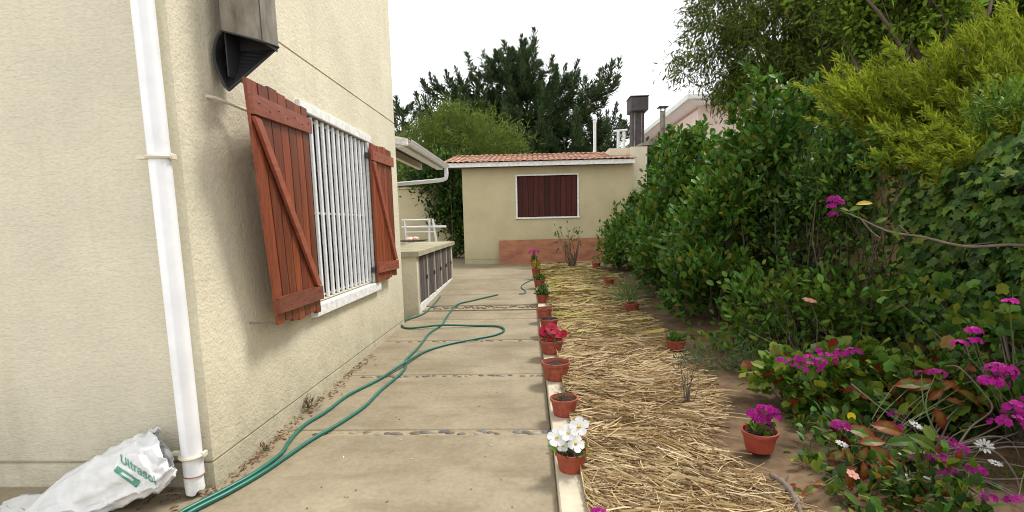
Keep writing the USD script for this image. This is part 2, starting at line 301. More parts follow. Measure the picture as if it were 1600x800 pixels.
M['ivy'] = leafmat('ivy_leaf', [(.018, .05, .008), (.032, .08, .010), (.06, .125, .014), (.14, .23, .026), (.022, .058, .009), (.04, .10, .012), (.016, .045, .007), (.09, .16, .02)], .55, .22, .3)
M['geranium'] = leafmat('geranium_leaf', [(.03, .075, .008), (.065, .125, .010), (.115, .185, .014), (.04, .09, .009), (.18, .20, .016), (.05, .11, .010)], .6, .25, .25)
M['red_leaf'] = two_tone_leaf('red_edged_leaf', (.17, .018, .008), (.20, .06, .014), (.075, .14, .018))
M['red_leaf2'] = two_tone_leaf('rusty_red_leaf', (.11, .010, .006), (.19, .035, .010), (.17, .085, .014))
M['feather'] = leafmat('yellow_green_needle', [(.15, .205, .010), (.20, .265, .014), (.30, .35, .024), (.085, .13, .008), (.38, .38, .035)], .6, .35, .25)
M['pepper'] = leafmat('olive_fine_leaf', [(.035, .062, .008), (.075, .12, .012), (.12, .165, .016), (.03, .052, .007), (.16, .17, .018)], .65, .38, .2)
M['willow'] = leafmat('pale_willow_leaf', [(.085, .13, .016), (.125, .18, .024), (.065, .10, .012), (.175, .225, .042)], .65, .35, .2)
M['cypress'] = leafmat('dark_cypress_spray', [(.024, .046, .018), (.045, .075, .026), (.070, .105, .036), (.018, .036, .015)], .75, .12, .15)
M['broad_dark'] = leafmat('dark_broad_leaf', [(.022, .055, .010), (.04, .085, .014), (.015, .038, .008), (.06, .115, .016)], .6, .22, .25)
M['broad_bright'] = leafmat('bright_broad_leaf', [(.11, .20, .014), (.16, .26, .02), (.08, .15, .010)], .55, .32, .25)
M['olive'] = leafmat('grey_olive_leaf', [(.07, .10, .05), (.10, .13, .07), (.05, .075, .035)], .7, .2)
M['magenta'] = leafmat('magenta_petal', [(.26, .004, .15), (.36, .006, .22), (.20, .003, .11), (.31, .008, .17)], .6, .3, .2)
M['white_petal'] = leafmat('white_petal', [(.82, .82, .80), (.78, .79, .80)], .6, .3, .2)
M['red_petal'] = leafmat('crimson_petal', [(.45, .006, .035), (.36, .005, .03), (.52, .010, .05)], .55, .25, .3)
M['salmon'] = leafmat('salmon_petal', [(.72, .36, .28), (.66, .30, .24)], .6, .3, .2)
M['yellow'] = leafmat('yellow_petal', [(.72, .55, .02), (.66, .48, .02)], .6, .3, .2)
M['yellow_leaf'] = leafmat('yellowed_leaf', [(.40, .29, .03), (.33, .25, .03)], .6, .3, .2)
#@@SETTING
# ================================================================== SETTING
def ground_struct(name, mesh, m, smooth=False): return single(name, mesh, m, kind='structure', smooth=smooth)
ys = np.array([-30, 24, 300.0]); X, Y = np.meshgrid(np.array([-200, 200.0]), ys, indexing='ij')
ground_struct('ground', grid(X, Y, gz(Y) - 0.10), M['earth'])
WX = -1.78                       # plane of the house wall along the path
HY0, HY1 = 2.585, 6.74           # its two corners
def kerb_x(y): return 0.172 - 0.0125 * (y - 2.5)
rng = np.random.default_rng(5)
path = thing('path', None, None, (0, 0, 0)); tag(stage.GetPrimAtPath(path), None, None, None, 'structure')
def slab(x0, x1, y0, y1, lift=0.0, right=True):
    n = 8; t = np.linspace(0, 1, n); yy = y0 + (y1 - y0) * t; c = 0.008
    xr = (kerb_x(yy) - .0765) if right else np.full(n, x1)
    xs = np.stack([np.full(n, x0), np.full(n, x0 + c)] + [x0 + c + (xr - x0 - 2 * c) * k for k in (.25, .5, .75)] + [xr - c, xr], 0)
    Yg = np.broadcast_to(yy, xs.shape).copy(); Yg[:, 1] = y0 + c; Yg[:, -2] = y1 - c
    Z = gz(Yg) + lift + .004 * (meshkit.noise(np.stack([xs * 1.7, Yg * 1.7, 0 * xs], -1), 3) - .5)
    Z[0] -= c; Z[-1] -= c; Z[:, 0] -= c; Z[:, -1] -= c
    top = grid(xs, Yg, Z)
    sk = []
    for a in (np.stack([xs[:, 0], Yg[:, 0], Z[:, 0]], 1), np.stack([xs[:, -1], Yg[:, -1], Z[:, -1]], 1)[::-1], np.stack([xs[0], Yg[0], Z[0]], 1)[::-1], np.stack([xs[-1], Yg[-1], Z[-1]], 1)):
        b = a.copy(); b[:, 2] -= .06
        sk.append(grid(np.stack([a[:, 0], b[:, 0]]), np.stack([a[:, 1], b[:, 1]]), np.stack([a[:, 2], b[:, 2]])))
    part(path, 'concrete_slab', join([top] + sk), M['concrete'], smooth=25)
JO = [3.28, 4.49, 5.77, 6.95]
STEP = 7.60
edges = [-2.0, 0.6, 1.95] + JO
for i in range(len(edges)):
    y0 = edges[i] + .042; y1 = (edges[i + 1] - .042) if i + 1 < len(edges) else STEP - .004
    if y1 <= 2.585: slab(-6.0, 0, y0, y1)
    elif y0 < 2.585: slab(-1.77, 0, y0, y1); slab(-6.0, -1.774, y0, 2.58, right=False)
    else: slab(-1.79, 0, y0, y1)
FAR_LIFT = 0.03
for y0, y1 in ((STEP + .34, 8.95), (8.97, 11.68), (11.70, 14.46)): slab(-1.86 if y1 < 11.5 else -3.2, 0, y0, y1, FAR_LIFT)
slab(-3.6, -2.0, 14.47, 17.0, FAR_LIFT, right=False)
for y in edges:
    part(path, 'joint_strip', box(-1.79 if y > 2.6 else -6, kerb_x(y) - .08, y - .06, y + .06, gz(y) - .06, gz(y) - .007), M['mortar'])
part(path, 'joint_strip', box(-1.86, kerb_x(STEP) - .085, STEP, STEP + .34, gz(STEP) - .06, gz(STEP) + FAR_LIFT - .012), M['mortar'])
def pebble(x, y, z, a, b, c, rot, m, k):
    s = trimesh.creation.icosphere(subdivisions=1); v = s.vertices * (1 + .25 * (meshkit.noise(s.vertices * 1.7 + k * 3.1, k) - .5))[:, None]
    v = v * (a, b, c); cs, sn = math.cos(rot), math.sin(rot)
    v = np.stack([v[:, 0] * cs - v[:, 1] * sn + x, v[:, 0] * sn + v[:, 1] * cs + y, v[:, 2] + z], 1)
    part(path, 'pebble', (v, s.faces), m, smooth=True)
k = 0
for yj, n, w, lift, prob in ((3.28, 36, .030, 0, .8), (4.49, 34, .026, 0, .7), (5.77, 30, .024, 0, .5), (STEP + .17, 56, .14, FAR_LIFT, .95), (1.95, 20, .03, 0, .8)):
    for i in range(n):
        if rng.random() > prob: continue
        x = -1.62 + (i + rng.uniform(.2, .8)) * (1.70 / n); y = yj + rng.uniform(-w, w) * .7
        a = rng.uniform(.020, .036) * (1 if yj < 4 else .8); k += 1
        pebble(x, y, gz(y) + lift - .010, a * 1.25, a * .8, .014, rng.uniform(-.6, .6), M['pebble'][rng.integers(4)], k)
# kerb
yy = np.linspace(-2, 14.1, 60); kx = kerb_x(yy)
wob = .006 * (meshkit.noise(np.stack([yy * 1.3, 0 * yy, 0 * yy], -1), 8) - .5)
prof = [(-.075, -.1), (-.075, .052), (-.068, .06), (.066, .06), (.075, .050), (.075, -.1)]
KX = np.stack([kx + p[0] + wob for p in prof]); KY = np.stack([yy] * len(prof)); KZ = np.stack([gz(yy) + p[1] for p in prof])
ground_struct('kerb', grid(KX, KY, KZ), M['kerb'], smooth=30)
# planting bed
bx, by = np.meshgrid(np.linspace(0, 1, 90), np.linspace(-2, 14.4, 260), indexing='ij'); bx = kerb_x(by) + .07 + bx * (3.35 - kerb_x(by) - .07)
bz = gz(by) + .032 + .05 * (meshkit.fbm(np.stack([bx * 2.2, by * 2.2, 0 * bx], -1), 4, 2) - .5) + .05 * np.clip((bx - 1.0) / 2, 0, 1)
BEDV = (bx, by, bz)
ground_struct('planting_bed', grid(bx, by, bz), M['soil'], smooth=True)
def bedz(x, y): return gz(y) + .032 + .05 * np.clip((x - 1.0) / 2, 0, 1)

# ================================================================== HOUSE
house = thing('house', 'cream stucco two storey house with wooden shutters and barred window', 'house', (WX, HY0, 0))
body = box(-7, WX, HY0, HY1, -.2, 7.2)
WY0, WY1, WZ0, WZ1 = 4.02, 5.50, .80, 2.29          # opening
g = .007
cuts = [box(WX - .16, WX + 1, WY0, WY1, WZ0, WZ1)]
for z in (2.706, .142): cuts.append(box(WX - .012, WX + .1, HY0 + (0.35 if z > 2 else -.1), HY1 + .1, z - g, z + g))
cuts.append(box(-8, WX + .1, HY0 - .1, HY0 + .012, .142 - g, .142 + g))
shell = cut(body, cuts)
part(house, 'wall', shell, M['stucco'])
# combed render coat of the side that faces the camera, 3 mm proud of the wall
part(house, 'side_render', join([box(-7, WX - .09, HY0 - .003, HY0 + .001, .155, 7.1), box(-7, WX - .05, HY0 - .003, HY0 + .001, -.19, .13)]), M['stucco_side'])
# window: frame, sill, panes, curtains, bars
wf = part(house, 'window_frame', join([
    cbox(WX - .02, WX + .035, WY0 - .10, WY1 + .13, WZ1, WZ1 + .075),
    cbox(WX - .02, WX + .030, WY1, WY1 + .125, WZ0 - .01, WZ1 - .003),
    cbox(WX - .02, WX + .030, WY0 - .06, WY0, WZ0 - .01, WZ1 - .003)]), M['white'])
part(wf, 'sill', cbox(WX - .05, WX + .05, WY0 - .10, WY1 + .15, WZ0 - .105, WZ0 - .012, .006), M['white'])
part(wf, 'pane', box(WX - .056, WX - .052, WY0, WY1, WZ0, WZ1), M['glass'])
def curtain(y0, y1):
    y = np.linspace(y0, y1, 120); x = WX - .075 + .010 * np.sin(y * 78) + .004 * np.sin(y * 33 + 1)
    return grid(np.stack([x, x]), np.stack([y, y]), np.stack([0 * y + WZ0 + .002, 0 * y + WZ1 - .002]))
part(wf, 'curtain', curtain(WY0 + .01, WY0 + .37), M['curtain'], smooth=True)
part(wf, 'curtain', curtain(WY0 + .52, WY1 - .01), M['curtain'], smooth=True)
part(wf, 'back_of_room', box(WX - .158, WX - .155, WY0 + .001, WY1 - .001, WZ0 + .001, WZ1 - .001), M['dark_room'])
gr = part(house, 'security_grille', join([cbox(WX - .035, WX - .02, WY0 + .004, WY1 - .004, z - .009, z + .009, .003) for z in (WZ0 + .035, 1.52, WZ1 - .03)] +
          [box(WX - .03, WX + .0, WY0 + .004, WY1 - .004, WZ0 - .006, WZ0 + .012)]), M['cream_metal'])
nb = 13
for i in range(nb):
    y = WY0 + .05 + i * (WY1 - WY0 - .1) / (nb - 1)
    part(gr, 'bar', cbox(WX - .018, WX + .004, y - .0165, y + .0165, WZ0 + .014, WZ1 - .006, .003), M['bars'])
# shutters
def shutter(p_hinge, p_free, tops, bots, flip, label):
    """p_hinge, p_free: (x, y) of the two vertical edges; tops and bots: z at hinge and at free edge."""
    ph, pf = np.array(p_hinge), np.array(p_free[0]); pft = np.array(p_free[1]); d = pf - ph; W = np.linalg.norm(d); d /= W
    nrm = np.array([d[1], -d[0]]) * flip
    def lean(a, z): return (pft - pf) * (a / W) * ((z - bots[1]) / (tops[1] - bots[1]))
    path_ = thing_part(house, 'shutter', label)
    def slab_(a0, a1, b0, b1, zA, zB):              # along, outwards, z at both ends: (bottom, top) pairs
        P = []
        for a, (z0, z1) in ((a0, zA), (a1, zB)):
            for b in (b0, b1):
                for z in (z0, z1): q = ph + d * a + nrm * b + lean(a, z); P.append((q[0], q[1], z))
        return hull(P)
    n = 7; gap = .0055; r = np.random.default_rng(3)
    zt = lambda a: tops[0] + (tops[1] - tops[0]) * a / W
    zb = lambda a: bots[0] + (bots[1] - bots[0]) * a / W
    for i in range(n):
        a0, a1 = W * i / n + gap, W * (i + 1) / n - gap; j = r.uniform(-.02, .02, 2)
        part(path_, 'board', slab_(a0, a1, 0, .020 + r.uniform(-.002, .002), (zb(a0) + j[0], zt(a0) + j[1]), (zb(a1) + j[0], zt(a1) + j[1])), M['shutter'])
    for zz, hh in ((-.20, .105), (None, .105)):
        f0 = (lambda a: zt(a) - .19) if zz else (lambda a: zb(a) + .085)
        part(path_, 'ledge', slab_(.0 - .012, W + .004, .022, .046, (f0(0), f0(0) + hh), (f0(W), f0(W) + hh)), M['shutter_ledge'])
        studs = []
        for i in range(n):
            a = W * (i + .5) / n; z = f0(a) + hh * .5 + (-.012 if i % 2 else .012); q = ph + d * a + nrm * .047 + lean(a, z)
            s = trimesh.creation.icosphere(subdivisions=1, radius=.006); s.apply_translation((q[0], q[1], z)); studs.append(s)
        part(path_, 'nail_heads', join(studs), M['flue'], kind='stuff')
    a0, a1 = W * .98, W * .03                         # brace: high at the free edge for the near one
    P = []
    for a, z in ((W * .97, zt(W) - .20), (W * .05, zb(0) + .20)) if flip < 0 else ((W * .05, zt(0) - .20), (W * .95, zb(W) + .20)):
        for b in (.022, .042):
            for da in (-.048, .048): q = ph + d * np.clip(a + da, 0, W) + nrm * b + lean(np.clip(a + da, 0, W), z); P += [(q[0], q[1], z)]
    part(path_, 'brace', hull(P), M['shutter_ledge'])
    for z in (zb(0) + .12, zt(0) - .14):
        q = ph - nrm * .012; part(path_, 'hinge', join([cbox(q[0] - .02, q[0] + .012, q[1] - .035, q[1] + .035, z - .03, z + .03, .003)]), M['flue'])
def thing_part(parent, name, label):
    p = numbered(parent, name); x = UsdGeom.Xform.Define(stage, p); base_of[p] = base_of[parent]; tag(x.GetPrim(), label); return p
fb_, ft_ = on(0, 431, 510, WX + .13), on(0, 377, 117, WX + .24)
shutter((WX + .05, 3.955), (fb_[:2], ft_[:2]), (2.305, ft_[2]), (.755, fb_[2]), -1, None)
shutter((WX + .05, 5.475), ((WX + .085, 6.13), (WX + .085, 6.13)), (2.285, 2.280), (.815, .805), 1, None)
# rods that hold the near shutter open
for P, r in (([(WX - .02, 2.83, 2.13), (WX + .03, 2.86, 2.125), (WX + .115, 3.13, 2.09)], .010), ([(WX - .02, 3.05, .83), (WX + .03, 3.06, .822), (WX + .13, 3.14, .80)], .005)):
    part(house, 'shutter_stay', tube(P, r, 8), M['cream_metal'] if r > .008 else M['wire'], smooth=True)
# smoke duct on the wall with an open, sooty scoop at its foot
dy0, dy1 = 2.90, 3.07
A_, M_, T_ = on(1, 346, 48, dy0), on(1, 412, 65, dy0), on(1, 358, 141, dy0)
x0, x1 = A_[0], M_[0]; B_ = np.array([x1, dy1, on(1, 436, 73, dy1)[2]]); th = .004
duct = part(house, 'smoke_duct', join([
    hull([(x0, y, z) for y in (dy0, dy0 + th) for z in (A_[2], 7)] + [(x1 - .02, y, z) for y in (dy0, dy0 + th) for z in (M_[2], 7)]),
    hull([(x1 - .02, dy0, z) for z in (M_[2], 7)] + [(x1, dy0 + .02, z) for z in (M_[2], 7)] + [(x1 - .024, dy0 + .004, z) for z in (M_[2], 7)] + [(x1 - th, dy0 + .022, z) for z in (M_[2], 7)]),
    hull([(x, dy0 + .021, z) for x in (x1 - th, x1) for z in (M_[2], 7)] + [(x, dy1, z) for x in (x1 - th, x1) for z in (B_[2], 7)]),
    box(x0, x1 - th - .001, dy1 + .001, dy1 + .005, B_[2], 7)]), M['rusty'])
a = np.linspace(0, 1, 14)
arc = np.stack([x0 - .055 * np.sin(np.pi * a ** .8), np.full(14, dy0), A_[2] + (T_[2] - A_[2]) * a], 1); arc[-1] = T_
lip = np.stack([B_ + (T_ - B_) * t for t in a])
def strip(P, Q): return grid(np.stack([P[:, 0], Q[:, 0]]), np.stack([P[:, 1], Q[:, 1]]), np.stack([P[:, 2], Q[:, 2]]))
back = lambda P, dy: P + np.array([0, dy, 0])
lipb = lip + np.array([0, .008, 0]); arcb = arc + np.outer((1 - a ** 2) * (dy1 - dy0), (0, 1, 0)) + np.array([0, .008, 0])
part(duct, 'scoop', join([strip(arc, arcb), strip(lip, lipb), strip(arcb, lipb), box(x0 + .001, x0 + .008, dy0 + .021, dy1, T_[2] + .08, A_[2] + .6), hull([(x, y, z) for y in (dy0 + .006, dy0 + .010) for x, z in ((x0 + .01, A_[2] - .0), (x0 + .01, A_[2] + .5), (x1 - .01, M_[2]), (x1 - .01, M_[2] + .5))]), box(x0, x1 - .012, dy1 - .012, dy1 - .004, B_[2] - .02, B_[2] + .6), box(x1 - .016, x1 - .006, dy0 + .03, dy1 - .001, M_[2], B_[2] + .5),
     tube(np.vstack([lip, arc[::-1]]), .008, 6), tube([A_, M_, B_], .005, 6)]), M['soot'])
part(duct, 'duct_flange', box(x0 - .03, x0 - .001, dy0 + .05, dy1 + .04, A_[2] + .05, 7), M['flue'])
# downpipe at the corner
pt, pb = on(1, 222, 0, 2.50), on(1, 303, 735, 2.50); ax_ = (pt[0] + pb[0]) / 2; rp = .049
dp = part(house, 'downpipe', tube([(ax_, 2.50, z) for z in (.115, 1.0, 2.0, 3.0, 7.0)], rp, 32), M['pvc'], smooth=40)
for z in (1.764, .225):
    part(dp, 'pipe_bracket', join([tube([(ax_ + (rp + .006) * math.cos(t), 2.50 + (rp + .006) * math.sin(t), z + .004 * math.sin(t)) for t in np.linspace(math.pi, 2 * math.pi, 16)], .010, 6),
        cbox(ax_ - rp - .07, ax_ - rp - .003, 2.50, 2.53, z - .010, z + .010, .003), cbox(ax_ + rp + .003, ax_ + rp + .02, 2.49, 2.53, z - .014, z + .014, .003)]), M['cream_metal'], smooth=40)
n = 24; a = np.linspace(0, 2 * np.pi, n + 1); zz = .03 + .045 * meshkit.noise(np.stack([np.cos(a) * 2, np.sin(a) * 2, 0 * a], -1), 4)
tb = np.stack([ax_ - .004 + .046 * np.cos(a), 2.497 + .046 * np.sin(a), 0 * a + .112], 1); bb = tb.copy(); bb[:, 2] = zz - .02; bb[:, 0] += .005
part(dp, 'broken_pipe_stub', strip(tb, bb), M['white'])
part(dp, 'pipe_rim', tube([(ax_ + (rp + .001) * math.cos(t), 2.50 + (rp + .001) * math.sin(t), .116) for t in np.linspace(0, 2 * math.pi, 33)], .003, 5), M['board'])
# eaves over the counter
EX = -1.82
e0, e1 = on(1, 637, 222, 7.35), on(1, 697, 264, 10.5)
ez = (e0[2] + e1[2]) / 2; EY0, EY1 = 7.35, 10.5
pr = thing_part(house, 'porch_roof', None)
def sl(x0, x1, y0, y1, dz0, dz1): # slab that rises to the left
    zf = lambda x: ez + (EX - x) * .22
    return hull([(x, y, zf(x) + d) for x in (x0, x1) for y in (y0, y1) for d in (dz0, dz1)])
part(pr, 'roof_deck', sl(-6, EX, EY0, EY1, .03, .06), M['dark_wood'])
nt = 14
for i in range(nt):
    y0 = EY0 + i * (EY1 - EY0) / nt; part(pr, 'roof_tile_row', sl(-6, EX + .05, y0 + .003, y0 + (EY1 - EY0) / nt - .003, .062, .085), M['tile'])
for i in range(6):
    x = EX - .13 - i * .34; part(pr, 'soffit_board', sl(x - .31, x, EY0 + .02, EY1 - .02, .012 - .004 * i, .028), M['dark_wood'])
part(pr, 'beam', box(EX - .50, EX - .42, EY0 - .5, EY1 - .03, ez - .03, ez + .085), M['cream_metal'])
part(pr, 'fascia_board', join([cbox(EX - .13, EX, EY0, EY1, ez - .04, ez + .03), hull([(x, y, ez + (EX - x) * .22 + d) for x in (-5.5, EX + .06) for y in (EY0 - .03, EY0 - .004) for d in (-.02, .085)])]), M['white'])
gut = part(pr, 'gutter', join([strip(np.stack([EX + .005 + .055 - .055 * np.cos(t), np.full(10, EY0 - .03), ez + .045 - .06 * np.sin(t)], 1), np.stack([EX + .005 + .055 - .055 * np.cos(t), np.full(10, EY1 + .03), ez + .045 - .06 * np.sin(t)], 1)) for t in [np.linspace(0, math.pi, 10)]] +
    [tube([(EX + .118, EY0 - .03, ez + .045), (EX + .118, EY1 + .03, ez + .045)], .008, 6), tube([(EX + .005, EY0 - .03, ez + .055), (EX + .005, EY1 + .03, ez + .055)], .008, 6)]), M['pvc'])
E0 = np.array([EX + .06, EY1 - .02, ez]); 
part(gut, 'gutter_outlet', tube(spline([E0, E0 + (0, 0, -.16), E0 + (-.07, 0, -.235), E0 + (-.5, .02, -.27), E0 + (-1.8, .02, -.34)], 26), .040, 12), M['pvc'], smooth=40)

# ================================================================== COUNTER
M['worktop'] = plain('worn_grey_green_cement', (.34, .31, .21), .85, .2, 4, .001, 60, spec=.2)
cx1 = -1.717; c0 = gp(655, 492); cf = gp(708, 437)
def cfx(y): return c0[0] + (cf[0] - c0[0]) * (y - c0[1]) / (cf[1] - c0[1])
cy0, cy1 = c0[1], cf[1]; czt = 1.03
counter = thing('outdoor_counter', 'long cream masonry counter with grey wooden cupboard doors beside the path', 'counter', (-1.95, cy0, gz(cy0)))
zf = lambda y: gz(y)
def wedge(o0, o1, y0, y1, z0, z1):      # box whose front follows the counter
    return hull([(cfx(y) + o, y, z) for y in (y0, y1) for o in (o0, o1) for z in (z0, z1)])
part(counter, 'end_wall', wedge(-.75, -.002, cy0, cy0 + .10, -.05, czt - .075), M['stucco'])
part(counter, 'end_wall', wedge(-.75, -.002, cy1 - .10, cy1, -.05, czt - .075), M['stucco'])
part(counter, 'back_wall', wedge(-.75, -.66, cy0 + .102, cy1 - .102, -.05, czt - .075), M['stucco'])
part(counter, 'plinth', wedge(-.64, .0, cy0 + .102, cy1 - .102, -.05, zf(cy1) + .05), M['white'])
part(counter, 'worktop', wedge(-.80, .05, cy0 - .06, cy1 + .10, czt - .072, czt), M['worktop'])
nd = 5; r = np.random.default_rng(8)
fr = [cy0 + .15 + i * (cy1 - cy0 - .30) / nd for i in range(nd + 1)]
for i in range(nd):
    y0, y1 = fr[i] + .05, fr[i + 1] - .05; d = part(counter, 'cupboard_door', wedge(-.045, -.018, y0, y1, zf(cy1) + .065, czt - .10), M['grey_wood'])
    for q in range(4):
        a0 = y0 + (y1 - y0) * q / 4 + .006; a1 = y0 + (y1 - y0) * (q + 1) / 4 - .006
        part(d, 'board', wedge(-.017, -.006 + r.uniform(-.003, .003), a0, a1, zf(cy1) + .075 + r.uniform(0, .01), czt - .11), M['grey_wood'])
    yh = y1 - .1; part(d, 'handle', wedge(-.004, .02, yh - .02, yh + .02, .55, .62), M['flue'])
for i in range(nd + 1): part(counter, 'door_post', wedge(-.06, -.004, fr[i] - .045, fr[i] + .045, zf(cy1) + .052, czt - .075), M['worktop'])
# things on the counter
q = on(2, 645, 378, czt)
tray = thing('food_tray', 'dark round tray on the near end of the counter', 'tray', (q[0] - .05, q[1] + .2, czt))
part(tray, 'plate', lathe([(0, .0), (.26, .0), (.36, .03), (.37, .038), (.35, .036), (.25, .010), (0, .010)], 32, (q[0] - .05, q[1] + .2, czt + .002)), M['plum'], smooth=40)
food = single('food_pile', trimesh.util.concatenate([(lambda s: (s.apply_transform(np.diag([.085, .085, .05, 1])), s.apply_translation((q[0] - .07 + .09 * math.cos(t * 2.1), q[1] + .2 + .08 * math.sin(t * 2.1), czt + .05 + .015 * (t % 2))), s)[2])(trimesh.creation.icosphere(subdivisions=2)) for t in range(5)]),
              M['meat'], 'small heap of red and white food lying on the dark tray', 'food', smooth=True)
rack = thing('drying_rack', 'white metal tube rack standing behind the counter', 'rack', (-2.2, 12.4, gz(12.4)))
ry = 12.2
def rp_(u, v): return on(1, u, v, ry)
part(rack, 'top_rail', tube([rp_(628, 355), rp_(697, 354)], .024, 8), M['pvc'])
part(rack, 'side_rail', join([tube([rp_(628, 344), rp_(672, 343)], .018, 8), tube([rp_(633, 363), rp_(680, 362)], .015, 8)]), M['pvc'])
for u0, u1 in ((671, 671), (676, 682), (632, 636)):
    a, b = rp_(u0, 342), rp_(u1, 378); b = a + (b - a) * ((gz(ry) + FAR_LIFT - a[2]) / (b[2] - a[2])); part(rack, 'leg', tube([a, b], .022, 8), M['pvc'])

# ================================================================== SHED
SY = 14.455
shed = thing('garden_shed', 'low cream stucco shed with red tile roof at the end of the path', 'shed', (.3, SY, gz(SY)))
sx0, sx1 = -1.99, 2.74; sw = (-.473, 1.212, 1.545, 2.70)
swall = cut(box(sx0, sx1, SY, SY + 3.2, -.1, 2.96), [box(sw[0], sw[1], SY - .1, SY + .10, sw[2], sw[3]), box(sx0 - .1, sx1 + .1, SY - .1, SY + .010, .392, .404)])
part(shed, 'wall', swall, M['stucco_far'])
swf = part(shed, 'window_frame', join([cbox(sw[0] - .03, sw[1] + .03, SY - .015, SY + .03, sw[3] - .012, sw[3] + .028), cbox(sw[0] - .05, sw[1] + .06, SY - .03, SY + .03, sw[2] - .035, sw[2] + .012),
     cbox(sw[0] - .03, sw[0] + .012, SY - .014, SY + .03, sw[2] + .014, sw[3] - .014), cbox(sw[1] - .012, sw[1] + .03, SY - .014, SY + .03, sw[2] + .014, sw[3] - .014)]), M['white'])
nbd = 11; r = np.random.default_rng(4)
for i in range(nbd):
    a0 = sw[0] + .014 + i * (sw[1] - sw[0] - .028) / nbd; a1 = a0 + (sw[1] - sw[0] - .028) / nbd - .010
    part(swf, 'shutter_board', cbox(a0, a1, SY + .034 + r.uniform(0, .010), SY + .058, sw[2] + .013, sw[3] - .013), M['shed_boards'])
part(swf, 'board_backing', box(sw[0] + .001, sw[1] - .001, SY + .06, SY + .07, sw[2] + .001, sw[3] - .001), M['dark_room'])
fy = SY - .26
fl, frr = on(1, 692, 259, fy), on(1, 992, 251.5, fy)
part(shed, 'fascia', hull([(x, y, z + d) for (x, z) in ((fl[0], fl[2]), (frr[0], frr[2])) for y in (fy, fy + .03) for d in (-.055, .06)]), M['white'])
part(shed, 'soffit', box(fl[0] + .02, frr[0] - .02, fy + .032, SY - .002, 2.93, 2.95), M['dark_wood'])
rt_z = (fl[2] + frr[2]) / 2 + .07; tilt = (frr[2] - fl[2]) / (frr[0] - fl[0])
ncol, nrow = 34, 7; tw = (frr[0] - fl[0] + .08) / ncol; tl = .42; pitch = .195
at_ = np.linspace(0, np.pi, 9)
rtile = np.random.default_rng(6)
for rr in range(nrow):
    for c in range(ncol):
        xc_ = fl[0] - .04 + (c + .5) * tw; j = rtile.uniform(-.006, .006, 3)
        y0 = fy - .05 + rr * tl * .9 + j[0]; y1 = y0 + tl
        z0 = (fl[2] + frr[2]) / 2 + .065 + tilt * (xc_ - (fl[0] + frr[0]) / 2) + rr * tl * .9 * pitch + j[1]; z1 = z0 + tl * pitch - .012
        A1 = np.stack([xc_ + tw * .56 * np.cos(at_), 0 * at_ + y0, z0 + .036 * np.sin(at_) + .012 * rr % .012], 1); A2 = np.stack([xc_ + tw * .46 * np.cos(at_), 0 * at_ + y1, z1 + .032 * np.sin(at_)], 1)
        I1 = A1 - (0, 0, .012)
        part(shed, 'roof_tile', join([strip(A1, A2), strip(I1, A1)]), M['tile'], smooth=35) if rr * ncol + c < 238 else None
part(shed, 'roof_deck', hull([(x, y, z) for x, zz in ((fl[0], fl[2]), (frr[0], frr[2])) for y, z in ((fy + .02, zz + .062), (fy + .02, zz + .066), (fy + 2.75, zz + .062 + 2.73 * pitch), (fy + 2.75, zz + .066 + 2.73 * pitch))]), M['dark_wood'])
# red board leaning on the shed
b0, b1 = on(1, 780, 376, SY - .06), on(1, 942, 371, SY - .06); g0, g1 = gp(782, 417, FAR_LIFT), gp(960, 412, FAR_LIFT)
b1 = b0 + (b1 - b0) * 1.10
by_ = 14.12
single('leaning_board', hull([(b0[0], SY - .07, b0[2]), (b0[0], SY - .03, b0[2]), (b1[0], SY - .07, b1[2]), (b1[0], SY - .03, b1[2]), (b0[0] + .02, by_, gz(14.1) + .03), (b0[0] + .02, by_ + .04, gz(14.1) + .03), (b1[0] + .02, by_, gz(14.1) + .03), (b1[0] + .02, by_ + .04, gz(14.1) + .03)]),
       M['board'], 'long red painted board leaning on its edge against the shed wall', 'board')

# chimney of the masonry grill behind the shed
s0, s1 = on(1, 952, 231, 15.2), on(1, 1009, 230, 15.2)
chim = thing('grill_chimney', 'dark sheet metal chimney with square cap on cream masonry beside the shed', 'chimney', (s1[0] - .5, 15.2, gz(15.2)))
part(chim, 'masonry_base', box(sx1 + .012, s1[0], 15.0, 16.2, 0, s1[2] - .002), M['stucco'])
part(chim, 'masonry_hood', box(s0[0], sx1 + .010, 15.21, 16.2, 2.97, s1[2]), M['stucco'])
f0, f1 = on(1, 985, 232, 15.6), on(1, 1005, 178, 15.6)
fx = (f0[0] + f1[0]) / 2; fw = abs(f1[0] - f0[0]) / 2
flue = part(chim, 'flue_pipe', cbox(fx - fw, fx + fw, 15.6 - fw, 15.6 + fw, s1[2], f1[2] + .05, .02), M['flue'])
part(flue, 'flue_seam', join([box(fx + k * fw * .55 - .015, fx + k * fw * .55 + .015, 15.6 - fw - .012, 15.6 - fw - .001, s1[2] + .05, f1[2]) for k in (-1, 1)]), M['rusty'])
k0, k1 = on(1, 982, 177, 15.6), on(1, 1010, 154, 15.6)
part(chim, 'chimney_cap', cbox(k0[0], k1[0], 15.6 - .33, 15.6 + .33, k0[2], k1[2], .03), M['flue'])
part(chim, 'cap_plate', cbox(k0[0] - .015, k1[0] + .015, 15.6 - .345, 15.6 + .345, k1[2] + .001, k1[2] + .025, .005), M['wire'])
